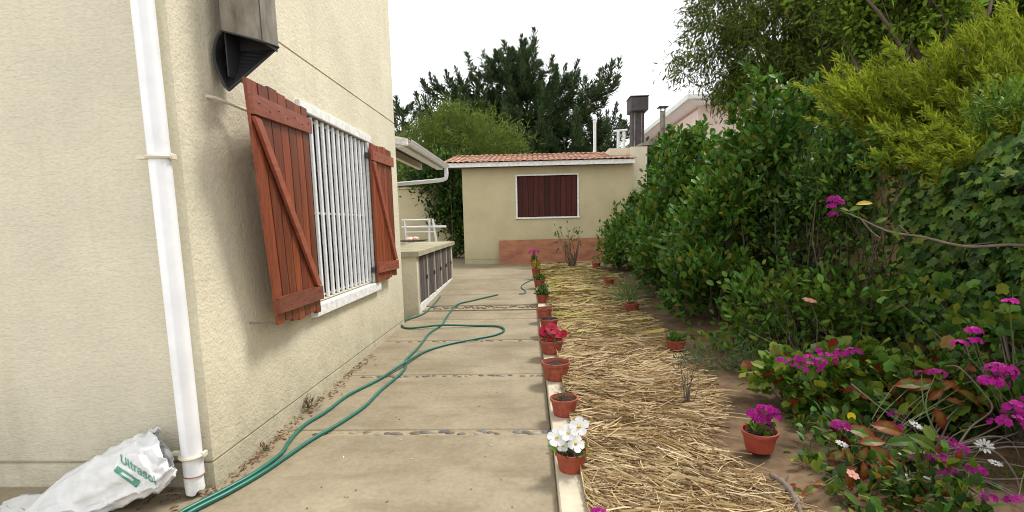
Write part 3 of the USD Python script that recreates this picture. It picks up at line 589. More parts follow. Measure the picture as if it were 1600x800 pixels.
# dark lean-to beside it
l0, l1 = on(1, 1010, 250, 15.4), on(1, 1032, 228, 15.4)
lt = thing('lean_to', 'small dark lean-to with rusty sheet roof right of the chimney', 'lean-to', (l0[0] + .4, 15.4, gz(15.4)))
part(lt, 'back_wall', box(s1[0] + .004, s1[0] + 1.2, 16.1, 16.2, 0, l1[2]), M['dark_room'])
part(lt, 'front_wall', box(s1[0] + .45, s1[0] + 1.2, 15.4, 15.48, 0, l1[2]), M['stucco_wall'])
part(lt, 'sheet_roof', hull([(s1[0] - .25, y, l1[2] - .02 + d) for y in (15.1, 16.3) for d in (0, .03)] + [(s1[0] + .35, y, l1[2] + .22 + d) for y in (15.1, 16.3) for d in (0, .03)] + [(s1[0] + 1.3, y, l1[2] + .05 + d) for y in (15.1, 16.3) for d in (0, .03)]), M['rusty'])
# white posts beyond the shed roof
w0, w1 = on(1, 929, 187, 18.2), on(1, 931, 245, 18.2)
po = thing('white_post', 'tall thin white post rising beyond the shed roof', 'post', (w1[0], 18.2, gz(18.2)))
part(po, 'pole', cbox(w0[0] - .05, w0[0] + .05, 18.15, 18.25, gz(18.2) - .1, w0[2], .01), M['white'])
part(po, 'pole_cap', cbox(w0[0] - .06, w0[0] + .06, 18.14, 18.26, w0[2] + .001, w0[2] + .03, .005), M['pvc'])
fr_ = thing('tubular_stand', 'white tubular stand with crossbar left of the dark chimney', 'stand', (on(1, 967, 230, 19.5)[0], 19.5, gz(19.5)))
fp = lambda u, v: on(1, u, v, 19.5)
for u in (966, 975): a = fp(u, 203 if u == 966 else 206); part(fr_, 'upright', tube([a, (a[0], 19.5, gz(19.5) - .1)], .055, 10), M['white'])
part(fr_, 'crossbar', tube([fp(959, 205), fp(980, 203)], .04, 8), M['white'])

# neighbour's house
M['pink_trim'] = plain('dusky_pink_trim', (.45, .24, .19), .8, .08, 3)
M['pale_soffit'] = plain('pale_pink_soffit_paint', (.86, .80, .78), .8, .05, 3)
NX, NY = 6.15, 20.0
neigh = thing('neighbour_house', "pale pink neighbouring house with white eaves behind the chimney", 'house', (NX, NY, gz(NY)))
nz = on(1, 1080, 166, NY)[2]
part(neigh, 'wall', box(NX, 15, NY, 36, -.2, nz), M['pink'])
part(neigh, 'roof', hull([(NX - .42, NY - .42, nz + .30), (15.4, NY - .42, nz + .30), (NX - .42, 36.4, nz + .30), (15.4, 36.4, nz + .30), (NX - .42, NY - .42, nz + .32), (15.4, NY - .42, nz + .32), (NX - .42, 36.4, nz + .32), (10.5, NY + 5, nz + 1.6), (10.5, 31, nz + 1.6)]), M['tile'])
part(neigh, 'soffit', join([hull([(NX - .40, NY - .40, nz + .20), (NX - .40, 36, nz + .20), (NX - .40, NY - .40, nz + .29), (NX - .40, 36, nz + .29), (NX + .1, NY - .40, nz + .002), (NX + .1, 36, nz + .002), (NX + .1, NY - .4, nz + .29), (NX + .1, 36, nz + .29)]),
     box(NX + .102, 15, NY - .38, NY + .2, nz + .003, nz + .29)]), M['pale_soffit'])
part(neigh, 'gutter', join([box(NX - .53, NX - .421, NY - .5, 36.4, nz + .16, nz + .34), box(NX - .42, 15.4, NY - .52, NY - .421, nz + .16, nz + .31)]), M['white'])
part(neigh, 'trim_band', join([box(NX - .02, NX - .001, NY + .02, 36, nz - .10, nz - .02)]), M['pink_trim'])
wn = part(neigh, 'window', join([box(10.0, 10.9, NY - .04, NY - .002, nz - 1.2, nz - .25)]), M['white'])
part(wn, 'pane', box(10.07, 10.83, NY - .05, NY - .041, nz - 1.13, nz - .32), M['glass'])
v0, v1 = on(1, 1035, 210, 18.6), on(1, 1035, 174, 18.6)
vent = thing('vent_pipe', 'slim grey vent pipe with flat cap in front of the pink house', 'vent', (v0[0], 18.6, gz(18.6)))
part(vent, 'pipe', tube([(v0[0], 18.6, 0), (v0[0], 18.6, v1[2])], .09, 14), M['rusty'], smooth=40)
part(vent, 'cap', join([cbox(v0[0] - .17, v0[0] + .17, 18.43, 18.77, v1[2] + .12, v1[2] + .15, .01)] + [box(v0[0] + sx_ * .07 - .01, v0[0] + sx_ * .07 + .01, 18.59 + sy_ * .07, 18.61 + sy_ * .07, v1[2] - .02, v1[2] + .12) for sx_ in (-1, 1) for sy_ in (-1, 1)]), M['flue'])

# garden walls
RX = 3.20
gw = thing('garden_wall', 'ochre boundary wall overgrown with shrubs and ivy along the bed', 'wall', (RX, 7, 0))
wy = np.linspace(-2, 15.2, 10)
part(gw, 'wall_face', hull([(x, y, z) for x in (RX, RX + .16) for y, z in ((-2, -.2), (-2, 1.45), (15.3, -.2), (15.3, 2.30))]), M['stucco_wall'])
for y in (1.0, 4.4, 7.6, 10.8, 14.0): part(gw, 'pillar', cbox(RX - .05, RX - .001, y - .14, y + .14, -.1, 1.54 + .049 * y, .008), M['stucco_wall'])
part(gw, 'coping', hull([(x, y, z) for x in (RX - .04, RX + .20) for y, z in ((-2, 1.453), (-2, 1.50), (15.3, 2.303), (15.3, 2.35))]), M['stucco_wall'])
gw2 = thing('garden_wall', 'ochre back garden wall behind the counter, left of the shed', 'wall', (-4, 17.2, 0))
part(gw2, 'wall_face', box(-9, -1.5, 17.2, 17.4, -.1, 2.6), M['stucco_far'])
part(gw2, 'coping', cbox(-9, -1.5, 17.16, 17.44, 2.603, 2.66, .01), M['stucco_far'])
#@@PLANTS
# ================================================================== PLANTS
def sphere_dirs(rng, n):
    d = rng.normal(size=(n, 3)); return unit(d)
def clump_points(rng, lobes, n_clumps, per, sigma, shell=.55, upper=None):
    """Clump centres through the lobes, then leaf points about each centre, with the outward direction of each."""
    lobes = np.array(lobes, float); vol = lobes[:, 3] * lobes[:, 4] * lobes[:, 5]; w = vol ** .67 / (vol ** .67).sum()
    k = rng.choice(len(lobes), n_clumps, p=w); d = sphere_dirs(rng, n_clumps)
    r = rng.uniform(shell ** 3, 1, n_clumps) ** (1 / 3)
    c = lobes[k, :3] + d * r[:, None] * lobes[k, 3:]
    pos = np.repeat(c, per, 0) + rng.normal(size=(n_clumps * per, 3)) * sigma * rng.uniform(.5, 1.3, (n_clumps, 1)).repeat(per, 0)
    return c, pos, np.repeat(d, per, 0)
def stems(rng, base, targets, r0=.02, r1=.005, n=6, sag=0.0, side=5):
    out = []
    for t in targets:
        b = np.array(base) + np.append(rng.normal(size=2) * r0 * 2, 0); mid = b + (t - b) * .5 + rng.normal(size=3) * .08 * np.linalg.norm(t - b) + (0, 0, sag)
        out.append(tube(spline([b, mid, t], n), np.linspace(r0, r1, n), side))
    return out
def bush(name, label, cat, base, lobes, n_clumps, per, sigma, L, W, kind, mats, seed, up=.5, out=.6, rnd=.6, n_stems=14, r0=.018, group=None, n_parts=0, floor=None, shell=.5, fold=.25, curl=.2, stem_mat=None, trunk='stem', foliage='foliage', clip=None, droop=0.0, flat=.8, gaps=.40, gapf=1.9, shoots=0):
    rng = np.random.default_rng(seed)
    t = thing(name, label, cat, base, group)
    c, pos, od = clump_points(rng, lobes, n_clumps, per, sigma, shell)
    keep = meshkit.fbm(np.repeat(c, per, 0) * gapf, 2, seed) > gaps
    if shoots:
        top = c[np.argsort(-(c[:, 2] + rng.normal(size=len(c)) * .35))][:shoots]; ex, eo = [], []
        for s_ in top:
            dd = unit(np.array([rng.normal() * .35 - .1, rng.normal() * .35 - .1, 1.0])); ln = rng.uniform(.15, .42); k_ = int(ln * 75)
            tt = rng.uniform(.1, 1, k_)[:, None]; ex.append(s_ + dd * ln * tt + rng.normal(size=(k_, 3)) * .012); aa = rng.uniform(0, 6.28, k_); eo.append(np.stack([np.cos(aa), np.sin(aa), .2 + 0 * aa], 1))
        pos, od, keep = np.vstack([pos] + ex), np.vstack([od] + eo), np.append(keep, np.ones(sum(map(len, ex)), bool))
    if floor is not None: keep &= pos[:, 2] > floor + gz(pos[:, 1])
    if clip is not None: keep &= clip(pos)
    pos, od = pos[keep], od[keep]; n = len(pos)
    d = od * out + sphere_dirs(rng, n) * rnd + np.array([0, 0, up]) - np.array([0, 0, droop])
    nr = np.array([0, 0, 1.0]) * flat + od * .5 + sphere_dirs(rng, n) * .5
    P, f = leaves(pos, d, nr, L * rng.uniform(.6, 1.25, n), W * rng.uniform(.7, 1.2, n), kind, fold, curl)
    put_leaves(t, P, f, mats, n_parts, rest=foliage)
    cc = c if clip is None else c[clip(c)]
    tg = cc[rng.choice(len(cc), min(n_stems, len(cc)), replace=False)]
    for s in stems(rng, base, tg, r0, r0 * .25): part(t, trunk, s, stem_mat or M['bark'], smooth=True)
    return t, rng

# ---- flowers
def petals(rng, c, nrm, r, n=5, width=.95, cup=.15):
    nrm = unit(np.array(nrm, float)); s, b = frame_of(nrm); a = np.arange(n) * 2 * np.pi / n + rng.uniform(0, 6)
    d = np.cos(a)[:, None] * s + np.sin(a)[:, None] * b + nrm * cup
    return leaves(np.repeat([c], n, 0) + d * r * .06, d, np.repeat([nrm], n, 0), r, r * width * 2 * math.sin(math.pi / n) * 1.15, 'petal', .1, .12)
def flower(parent, rng, c, nrm, r, m, centre=None, n=5, name='blossom', width=.95):
    P, f = petals(rng, np.array(c, float), nrm, r, n, width)
    p = leaf_part(parent, name, P[None].reshape(1, -1, 3), leaf_mesh(P, f)[1], m)
    if centre is not None:
        s = trimesh.creation.icosphere(subdivisions=1); s.apply_transform(np.diag([r * .2, r * .2, r * .12, 1])); s.apply_translation(np.array(c) + unit(np.array(nrm, float)) * r * .06)
        part(p, 'flower_centre', s, centre, smooth=True)
    return p
def head(parent, rng, c, R, n, r, m, squash=.6):
    n, r = int(n * 1.7), r * .78
    """A cluster of small blossoms; each blossom is a part."""
    for i in range(n):
        d = sphere_dirs(rng, 1)[0]; d[2] = abs(d[2]) * .9 + .1; d[1] -= .35
        flower(parent, rng, np.array(c) + d * R * np.array([1, 1, squash]), d + (0, -.3, .2), r * rng.uniform(.75, 1.25), m, width=.78)

# ---- plants along the wall, from far to near
# label: what sets it apart
bush('hedge_shrub', 'lower pale green shrub with loose leaves before the red board and shed', 'shrub', (1.95, 12.6, gz(12.6)),
     [(2.05, 12.4, .85, .42, .5, .70), (2.55, 12.7, 1.0, .5, .6, .85), (1.85, 12.0, .75, .3, .4, .42)], 330, 11, .10, .11, .075, 'oval', [M['glossy_light'], M['glossy']], 11, gaps=.44, shoots=30, n_stems=16, floor=.15)
bush('hedge_shrub', 'tall dark shrub next to the chimney, reaching above the shed eaves', 'shrub', (2.5, 11.0, gz(11)),
     [(2.85, 10.9, 2.1, .48, .8, 1.0), (2.65, 11.2, 1.0, .6, .9, .9), (2.85, 10.2, 2.25, .42, .6, .55), (2.35, 10.6, 1.1, .4, .6, .7)], 620, 13, .10, .125, .082, 'oval', [M['glossy'], M['glossy']], 12, gaps=.44, gapf=2.5, shoots=60, n_stems=18, floor=.1)
bush('hedge_shrub', 'broad glossy dark green shrub in the middle of the hedge', 'shrub', (2.35, 8.6, gz(8.6)),
     [(2.65, 8.7, 1.85, .55, .95, .8), (2.4, 8.9, 1.0, .7, 1.0, .9), (2.85, 8.0, 1.8, .36, .7, .45), (2.1, 8.1, .7, .5, .7, .55), (2.75, 9.3, 2.05, .42, .5, .5)], 900, 13, .09, .12, .078, 'oval', [M['glossy'], M['glossy']], 13, gaps=.44, gapf=2.5, shoots=60, n_stems=20, floor=.08, n_parts=60)
bush('hedge_shrub', 'largest glossy shrub with shiny leaves, nearest on the hedge, pot of green at its foot', 'shrub', (2.35, 6.5, gz(6.5)),
     [(2.7, 6.6, 1.85, .44, .75, .66), (2.35, 6.7, 1.05, .65, .85, .75), (2.72, 6.2, 2.35, .40, .5, .52), (2.1, 6.2, .60, .52, .6, .46), (2.9, 6.9, 1.8, .30, .6, .45), (2.3, 6.3, 1.55, .4, .5, .45)], 880, 13, .075, .105, .066, 'oval', [M['glossy'], M['glossy'], M['glossy']], 14, gaps=.44, gapf=2.5, shoots=60, n_stems=22, floor=.06, n_parts=220)
bush('wall_shrub', 'thin twiggy shrub with bare lower stems against the ochre wall', 'shrub', (2.85, 5.4, gz(5.4)),
     [(2.9, 5.6, 1.8, .28, .45, .45), (2.95, 5.2, 1.65, .22, .35, .35), (2.85, 5.95, 1.75, .32, .4, .55), (2.8, 5.6, 1.1, .35, .5, .5)], 400, 11, .09, .085, .048, 'oval', [M['glossy'], M['broad_dark']], 15, gaps=.45, gapf=2.6, n_stems=16, floor=.5, n_parts=60)
bush('ground_shrub', 'low mid green leafy shrub with yellowing leaves below the wall', 'shrub', (2.45, 4.9, gz(4.9)),
     [(2.35, 4.9, .55, .55, .5, .38), (2.75, 4.5, .75, .4, .5, .4), (2.0, 5.0, .35, .4, .35, .28)], 300, 9, .07, .085, .055, 'oval', [M['glossy_light'], M['geranium'], M['glossy']], 16, n_stems=20, floor=.02, n_parts=150, r0=.010)
bush('ground_shrub', 'small grey green herb on bare soil behind the magenta pot', 'herb', (1.72, 4.45, gz(4.45)),
     [(1.62, 4.5, .2, .28, .22, .16), (1.95, 4.4, .22, .25, .22, .17)], 150, 14, .04, .05, .012, 'long', [M['olive'], M['glossy']], 17, n_stems=26, floor=.02, r0=.004)
bush('wall_shrub', 'loose twiggy shrub with sparse leaves between the hedge and the ivy', 'shrub', (2.95, 4.75, gz(4.75)),
     [(3.0, 4.75, 1.5, .2, .55, .55), (2.95, 5.1, 1.75, .22, .35, .35), (3.0, 4.4, 1.1, .2, .4, .5)], 150, 8, .07, .07, .042, 'oval', [M['glossy_light'], M['glossy'], M['ivy']], 115, gaps=.44, gapf=3.0, shoots=14, n_stems=26, floor=.1, r0=.009, n_parts=60)
# seedling with bare stem in the straw
bush('seedling', 'spindly olive seedling growing in the straw with a bare stem', 'seedling', tuple(gp(1076, 640, .04)), [(1.12, 3.66, .30, .10, .09, .15)], 42, 8, .03, .036, .010, 'long', M['olive'], 18, n_stems=12, r0=.005)
bush('seedling', 'thin leafless sapling in front of the red board', 'sapling', (.98, 12.9, gz(12.9)), [(.85, 12.9, .95, .4, .3, .35)], 26, 4, .06, .08, .05, 'oval', [M['olive'], M['geranium']], 19, n_stems=12, r0=.016)

# ivy on the wall
rng = np.random.default_rng(21)
ivy = thing('ivy', 'dense ivy with lobed leaves hanging over the near end of the wall', 'ivy', (RX, 4.2, gz(4.2)))
def on_wall(u, v, off=.0): return on(0, u, v, RX - off)
n = 9500; uu, vv = rng.uniform(1300, 1720, n), rng.uniform(178, 640, n)
dens = meshkit.fbm(np.stack([uu / 60, vv / 45, 0 * uu], -1), 3, 9)
edge = np.clip((uu - 1300 - np.maximum(0, (300 - vv)) * .3) / 210, 0, 1) * np.clip((600 - vv) / 110, 0, 1) * np.clip((vv - 182) / 70, 0, 1)
keep = (dens + .30 * (edge - 1) > rng.uniform(.38, .48, n)) & (edge > .05); uu, vv = uu[keep], vv[keep]; n = len(uu)
pos = np.array([on_wall(a, b, rng.uniform(.02, .30) * (1 if b > 260 else .7)) for a, b in zip(uu, vv)])
d = np.stack([-rng.uniform(.1, .7, n), rng.normal(size=n) * .5, -rng.uniform(.3, 1, n)], 1); nr = np.stack([-np.ones(n), -.35 + .45 * rng.normal(size=n), .55 + .4 * rng.normal(size=n)], 1)
sz = rng.uniform(.035, .095, n) * np.where(rng.random(n) < .1, 1.25, 1)
nr = unit(nr) + sphere_dirs(rng, n) * .6; P, f = leaves(pos, d, nr, sz, sz * .95, 'ivy', .2, .25)
put_leaves(ivy, P, f, [M['ivy'], M['ivy'], M['ivy'], M['geranium'], M['ivy'], M['glossy_light']], 300, rest='foliage')
for i in range(18):
    y0 = rng.uniform(2.6, 4.4); Q = [(RX - .02, y0, .05), (RX - .04, y0 + rng.normal() * .2, .8), (RX - .05, y0 + rng.normal() * .3, 1.5), (RX - .06, y0 + rng.normal() * .4, 1.68)]
    part(ivy, 'stem', tube(spline(Q, 14), np.linspace(.012, .004, 14), 5), M['bark'], smooth=True)

# climber on the back wall, left of the shed
bush('climber', 'dark leafy climber on the back wall between counter and shed', 'climber', (-2.6, 16.6, gz(16.6)),
     [(-2.7, 16.8, 2.6, .9, .5, 1.1), (-3.3, 16.9, 3.0, .9, .5, .7), (-2.35, 16.7, 1.6, .35, .4, .9), (-2.9, 16.8, 1.9, .4, .4, .7), (-2.25, 16.6, .9, .3, .3, .6)], 720, 12, .15, .16, .09, 'oval', [M['broad_dark'], M['ivy']], 22, n_stems=20, floor=.2)

# ---- trees
def fan_tree(name, label, base, trunk_top, lobes, n_clumps, per, sigma, L, W, kind, mats, seed, r0, group=None, **kw):
    rng = np.random.default_rng(seed); t = thing(name, label, 'tree', base, group)
    tr = spline([base, (np.array(base) + np.array(trunk_top)) / 2 + rng.normal(size=3) * (.15, .15, 0), trunk_top], 12)
    part(t, 'trunk', tube(tr, np.linspace(r0, r0 * .5, 12), 12), M['bark'], smooth=True)
    c, pos, od = clump_points(rng, lobes, n_clumps, per, sigma, kw.get('shell', .35))
    pos = pos + np.array([0, 0, -1.0]) * np.abs(rng.normal(size=(len(pos), 1))) * kw.get('hang', 0)
    if kw.get('gaps'):
        k = meshkit.fbm(np.repeat(c, per, 0) * kw.get('gapf', 1.1), 2, seed) > kw['gaps']; pos, od = pos[k], od[k]
    if kw.get('clip') is not None:
        k = kw['clip'](pos); pos, od = pos[k], od[k]
    n = len(pos); d = od * kw.get('out', .5) + sphere_dirs(rng, n) * kw.get('rnd', .6) + np.array([0, 0, kw.get('up', .2)]) + np.array(kw.get('bias', (0, 0, 0)))
    nr = np.array([0, 0, 1.0]) * kw.get('flat', .6) + sphere_dirs(rng, n) * .7 + od * .4
    P, f = leaves(pos, d, nr, L * rng.uniform(.6, 1.3, n), W * rng.uniform(.7, 1.3, n), kind)
    put_leaves(t, P, f, mats, 0, rest='crown')
    nl = min(kw.get('limbs', 16), len(c))
    for q in c[rng.choice(len(c), nl, replace=False)]:
        s = tr[rng.integers(6, 12)]; mid = s + (q - s) * .5 + rng.normal(size=3) * .12 * np.linalg.norm(q - s)
        part(t, 'limb', tube(spline([s, mid, q], 9), np.linspace(r0 * .35, r0 * .05, 9), 6), M['bark'], smooth=True)
    return t
# pepper-like tree with hanging sprays, upper right
pl = []
rp = np.random.default_rng(31)
PY = 13.5
def at(u, v, y): return on(1, u, v, y)
for (u, v, y, ru, rv) in ((1120, 30, 13.5, 55, 50), (1190, 60, 13.2, 75, 70), (1255, 20, 13.8, 80, 70), (1155, 115, 13.0, 50, 42), (1088, 132, 13.2, 22, 32), (1215, 110, 13.0, 70, 45), (1300, 80, 13.6, 60, 70), (1090, 30, 13.4, 20, 30), (1058, 95, 13.6, 12, 14), (1085, 110, 13.0, 20, 50), (1180, 130, 12.8, 50, 28), (1180, -40, 13.5, 90, 50), (1310, -10, 14, 90, 60), (1262, 150, 13.2, 40, 30)):
    q = at(u, v, y); pl.append((*q, px(ru, y), px((ru + rv) / 2, y), px(rv, y)))
tb_ = at(1230, 200, 14.2)
fan_tree('pepper_tree', 'large olive green tree with drooping fine sprays over the pink house', (tb_[0], 14.2, gz(14.2)), (tb_[0] - .2, 14.0, 5.6), pl, 1350, 40, .14, .16, .042, 'long', [M['pepper']], 32, .22, hang=.22, up=-.45, out=.35, rnd=.5, flat=.2, limbs=34, shell=.3, gaps=.44, gapf=1.5)
# light tree tops above it and dark tree behind, at the top right corner
q = [at(u, v, 11.0).tolist() + [px(r, 11), px(r, 11), px(r * .75, 11)] for u, v, r in ((1340, 15, 45), (1400, 5, 55), (1450, 20, 50), (1390, 50, 45), (1480, 45, 40), (1330, -40, 60), (1430, -50, 70))]
b = at(1420, 200, 11.3); fan_tree('broadleaf_tree', 'bright green leafy tree at the top edge above the yellow green tree', (b[0], 11.3, gz(11.3)), (b[0], 11.2, 5.0), q, 800, 16, .17, .14, .075, 'oval', [M['broad_bright'], M['pepper']], 34, .16, gaps=.42, gapf=1.5, up=.2, limbs=20)
q = [at(u, v, 15.5).tolist() + [px(r, 15.5), px(r, 15.5), px(r * .9, 15.5)] for u, v, r in ((1400, 90, 90), (1500, 40, 90), (1590, 60, 90), (1330, 130, 70), (1450, 150, 80), (1560, 150, 80), (1380, 200, 60), (1660, 20, 110), (1540, -60, 110))]
b = at(1480, 250, 15.8); fan_tree('broadleaf_tree', 'dark dense tree filling the background at the top right corner', (b[0], 15.8, gz(15.8)), (b[0], 15.6, 5.0), q, 1500, 16, .28, .24, .12, 'oval', [M['broad_dark'], M['pepper']], 35, .25, gaps=.40, gapf=.8, up=.1, limbs=20)
q = [at(u, v, 8.4).tolist() + [px(r, 8.4), px(r * .6, 8.4), px(r, 8.4)] for u, v, r in ((1290, 215, 45), (1340, 240, 50), (1400, 225, 45), (1250, 200, 30), (1380, 280, 35), (1310, 290, 40))]
b = at(1340, 330, 8.5); bush('backdrop_shrub', 'very dark shrub in the gap under the yellow green tree', 'shrub', (3.75, 8.4, gz(8.4)), [(max(a[0], 3.8), *a[1:]) for a in q], 420, 14, .12, .12, .065, 'oval', [M['broad_dark'], M['glossy']], 36, n_stems=12, r0=.03)

# yellow-green feathery tree leaning over the wall
rng = np.random.default_rng(41)
ft_b = np.array([4.6, 5.9, gz(5.9)])
ft = thing('feathery_tree', 'yellow green feathery tree with brush like sprays leaning over the wall', 'tree', ft_b)
part(ft, 'trunk', tube(spline([ft_b, ft_b + (.05, -.1, 1.2), ft_b + (-.1, -.3, 2.2), ft_b + (-.3, -.4, 3.0)], 14), np.linspace(.10, .04, 14), 10), M['bark'], smooth=True)
SP, SD = [], []
root = ft_b + (-.1, -.3, 1.7)
for u0, v0, u1, v1, y0, nbr in ((1560, 270, 1440, 262, 4.3, 26), (1600, 285, 1500, 275, 4.0, 24), (1500, 255, 1400, 245, 4.8, 24), (1560, 262, 1450, 248, 4.5, 24), (1620, 262, 1510, 250, 4.2, 22), (1650, 235, 1560, 235, 4.2, 22), (1480, 240, 1380, 222, 5.0, 22), (1450, 215, 1310, 150, 5.3, 24), (1500, 225, 1335, 165, 5.3, 30), (1500, 210, 1345, 128, 5.4, 30), (1520, 200, 1385, 112, 5.5, 28), (1540, 200, 1450, 118, 5.5, 26), (1560, 210, 1430, 225, 5.0, 26), (1600, 160, 1505, 75, 5.4, 26), (1640, 140, 1545, 45, 5.5, 26), (1650, 150, 1590, 50, 5.5, 24), (1540, 220, 1400, 160, 5.2, 28), (1580, 215, 1470, 165, 5.1, 28), (1600, 200, 1520, 110, 5.2, 26), (1560, 250, 1440, 240, 4.9, 22), (1480, 200, 1310, 185, 5.3, 20), (1620, 190, 1500, 130, 5.5, 24), (1600, 260, 1500, 235, 4.8, 18)):
    a, b = at(u0, v0, y0 + .15), at(u1, v1, y0 - .1)
    a[0] = max(a[0], 3.12); bl = spline([root, a, (a + b) / 2 + (0, 0, .06), b], 20); part(ft, 'limb', tube(bl, np.linspace(.028, .006, 20), 6), M['bark'], smooth=True)
    for i in range(nbr * 3):
        s = a + (b - a) * rng.uniform(-.1, .98) + rng.normal(size=3) * (.10, .20, .085)
        dd = unit((b - a)) * .8 + np.array([-.22, -.15, .24]) + rng.normal(size=3) * .22; dd = unit(dd); ln = rng.uniform(.16, .30)
        for k in range(46):
            tt = rng.uniform(.05, 1); SP.append(s + dd * ln * tt + np.array([0, 0, .05]) * tt ** 2 + rng.normal(size=3) * .010); SD.append(dd + rng.normal(size=3) * .38 + (0, 0, .15))
SP, SD = np.array(SP), np.array(SD); n = len(SP)
P, f = leaves(SP, SD, sphere_dirs(rng, n), rng.uniform(.05, .095, n), rng.uniform(.009, .015, n), 'needle')
leaf_part(ft, 'crown', P, f, M['feather'], kind='stuff')
# bright shrub at the right edge
q = [at(u, v, 3.9).tolist() + [px(r, 3.9), px(r, 3.9), px(r * .8, 3.9)] for u, v, r in ((1570, 165, 38), (1600, 190, 45), (1550, 215, 25), (1590, 225, 30), (1650, 170, 50), (1640, 230, 50), (1620, 270, 40))]
bush('bright_shrub', 'fresh green small leaved shrub overhanging the wall top at the right edge', 'shrub', (3.75, 3.9, 1.2), q, 420, 12, .045, .058, .026, 'long', [M['broad_bright'], M['glossy_light'], M['broad_bright']], 42, n_stems=18, r0=.012, n_parts=120, shell=.3)

# willow behind the shed
q = [at(u, v, 20.5).tolist() + [px(r, 20.5), px(r, 20.5), px(r * .8, 20.5)] for u, v, r in ((660, 220, 40), (705, 200, 45), (755, 215, 50), (795, 225, 30), (720, 240, 55), (650, 255, 40), (690, 270, 45), (640, 300, 35), (700, 175, 16), (745, 185, 14))]
b = at(720, 300, 20.5); fan_tree('willow_tree', 'pale green willow like tree between the porch roof and shed roof', (b[0], 20.5, gz(20.5)), (b[0], 20.5, 4.2), q, 620, 30, .24, .28, .038, 'long', [M['willow']], 51, .16, hang=.25, up=.05, out=.4, rnd=.6, flat=.2, limbs=18)

# dark cypresses
def cypress(label, base, leaders, seed, spray=.34, dens=1.0):
    rng = np.random.default_rng(seed); t = thing('cypress_tree', label, 'tree', base, 'dark cypresses behind the shed')
    base = np.array(base, float); SP, SD, SL = [], [], []
    for j, (top, spread, low) in enumerate(leaders):
        top = np.array(top, float); s0 = base + (rng.normal() * .3, rng.normal() * .3, 0)
        tr = spline([s0, s0 + (top - s0) * .45 + (0, 0, .6), top], 26); h = top[2] - base[2]
        part(t, 'trunk', tube(tr, np.linspace(.26 if j == 0 else .16, .03, 26), 8), M['bark'], smooth=True)
        nb_ = int(34 * dens * max(h / 12, .6))
        for i in range(nb_):
            fr_t = rng.uniform(low, .995); p = tr[min(int(fr_t * 25), 25)]
            a = rng.uniform(0, 2 * np.pi); ln = spread * (1.06 - fr_t) ** .62 * rng.uniform(.5, 1.25) + .35
            dr = np.array([math.cos(a), math.sin(a), .12 + .38 * fr_t ** 2])
            e = p + dr * ln; tip = e + np.array([dr[0] * .25, dr[1] * .25, .35 + .55 * rng.random()]) * min(ln, 2.2) * .75
            bl = spline([p, p + dr * ln * .5 + (0, 0, -.05 * ln), e, tip], 22)
            if i % 3 == 0: part(t, 'limb', tube(bl, np.linspace(.05, .012, 22), 4), M['bark'])
            m_ = int(50 + 95 * ln)
            tt = rng.uniform(.12, 1, m_) ** .75 * 20.9; ii = tt.astype(int); pt_ = bl[ii] + (bl[np.minimum(ii + 1, 21)] - bl[ii]) * (tt - ii)[:, None]
            tg = unit(bl[np.minimum(ii + 1, 21)] - bl[ii] + 1e-6); w_ = (1.12 - tt / 21)[:, None] * (.10 + .062 * min(ln, 3))
            off = rng.normal(size=(m_, 3)) * (1, 1, .45) * w_
            SP.append(pt_ + off); SD.append(tg + off * 1.2 / np.maximum(w_, .05) * .5 + (0, 0, .10)); SL.append(np.full(m_, spray) * (1.15 - .4 * tt / 21))
    SP, SD, SL = np.concatenate(SP), np.concatenate(SD), np.concatenate(SL); n = len(SP)
    P, f = leaves(SP, SD, np.array([0, 0, 1.0]) + rng.normal(size=(n, 3)) * .6, SL * rng.uniform(.6, 1.3, n), SL * rng.uniform(.16, .30, n), 'card')
    leaf_part(t, 'crown', P, f, M['cypress'], kind='stuff')
CYY = 34.0
ld = lambda u, v, y, s, l: (at(u, v, y), s, l)
b = at(810, 300, CYY); cypress('broad many topped dark cypress behind the middle of the shed roof', (b[0], CYY, gz(30)),
    [ld(800, 88, CYY, 4.2, .22), ld(778, 92, CYY - 1, 4.0, .25), ld(826, 88, CYY, 4.2, .22), ld(755, 118, CYY, 4.2, .25), ld(848, 118, CYY + 1, 4.4, .2), ld(735, 166, CYY - 1, 4.4, .2), ld(880, 154, CYY, 4.4, .2), ld(815, 166, CYY - 2, 4.0, .2)], 61, .34, 1.35)
b = at(905, 300, CYY - 1); cypress('dark cypress with a sparse pointed top left of the chimney', (b[0], CYY - 1, gz(30)),
    [ld(912, 118, CYY - 1, 3.6, .2), ld(935, 186, CYY - 2, 4.0, .2), ld(965, 206, CYY - 1, 3.4, .2), ld(880, 216, CYY - 2, 4.0, .15)], 62, .34, 1.15)
b = at(700, 300, CYY + 1); cypress('dark cypress with ragged swept branches behind the willow', (b[0], CYY + 1, gz(30)),
    [ld(712, 134, CYY + 1, 4.0, .25), ld(690, 164, CYY, 4.2, .2), ld(728, 156, CYY, 4.0, .2)], 63, .34, 1.15)
b = at(636, 300, 30); cypress('lower dark cypress beside the house corner', (b[0], 30, gz(30)),
    [ld(630, 166, 30, 2.8, .2), ld(615, 176, 30, 2.8, .2), ld(650, 176, 31, 2.6, .2)], 64, .30, 1.1)

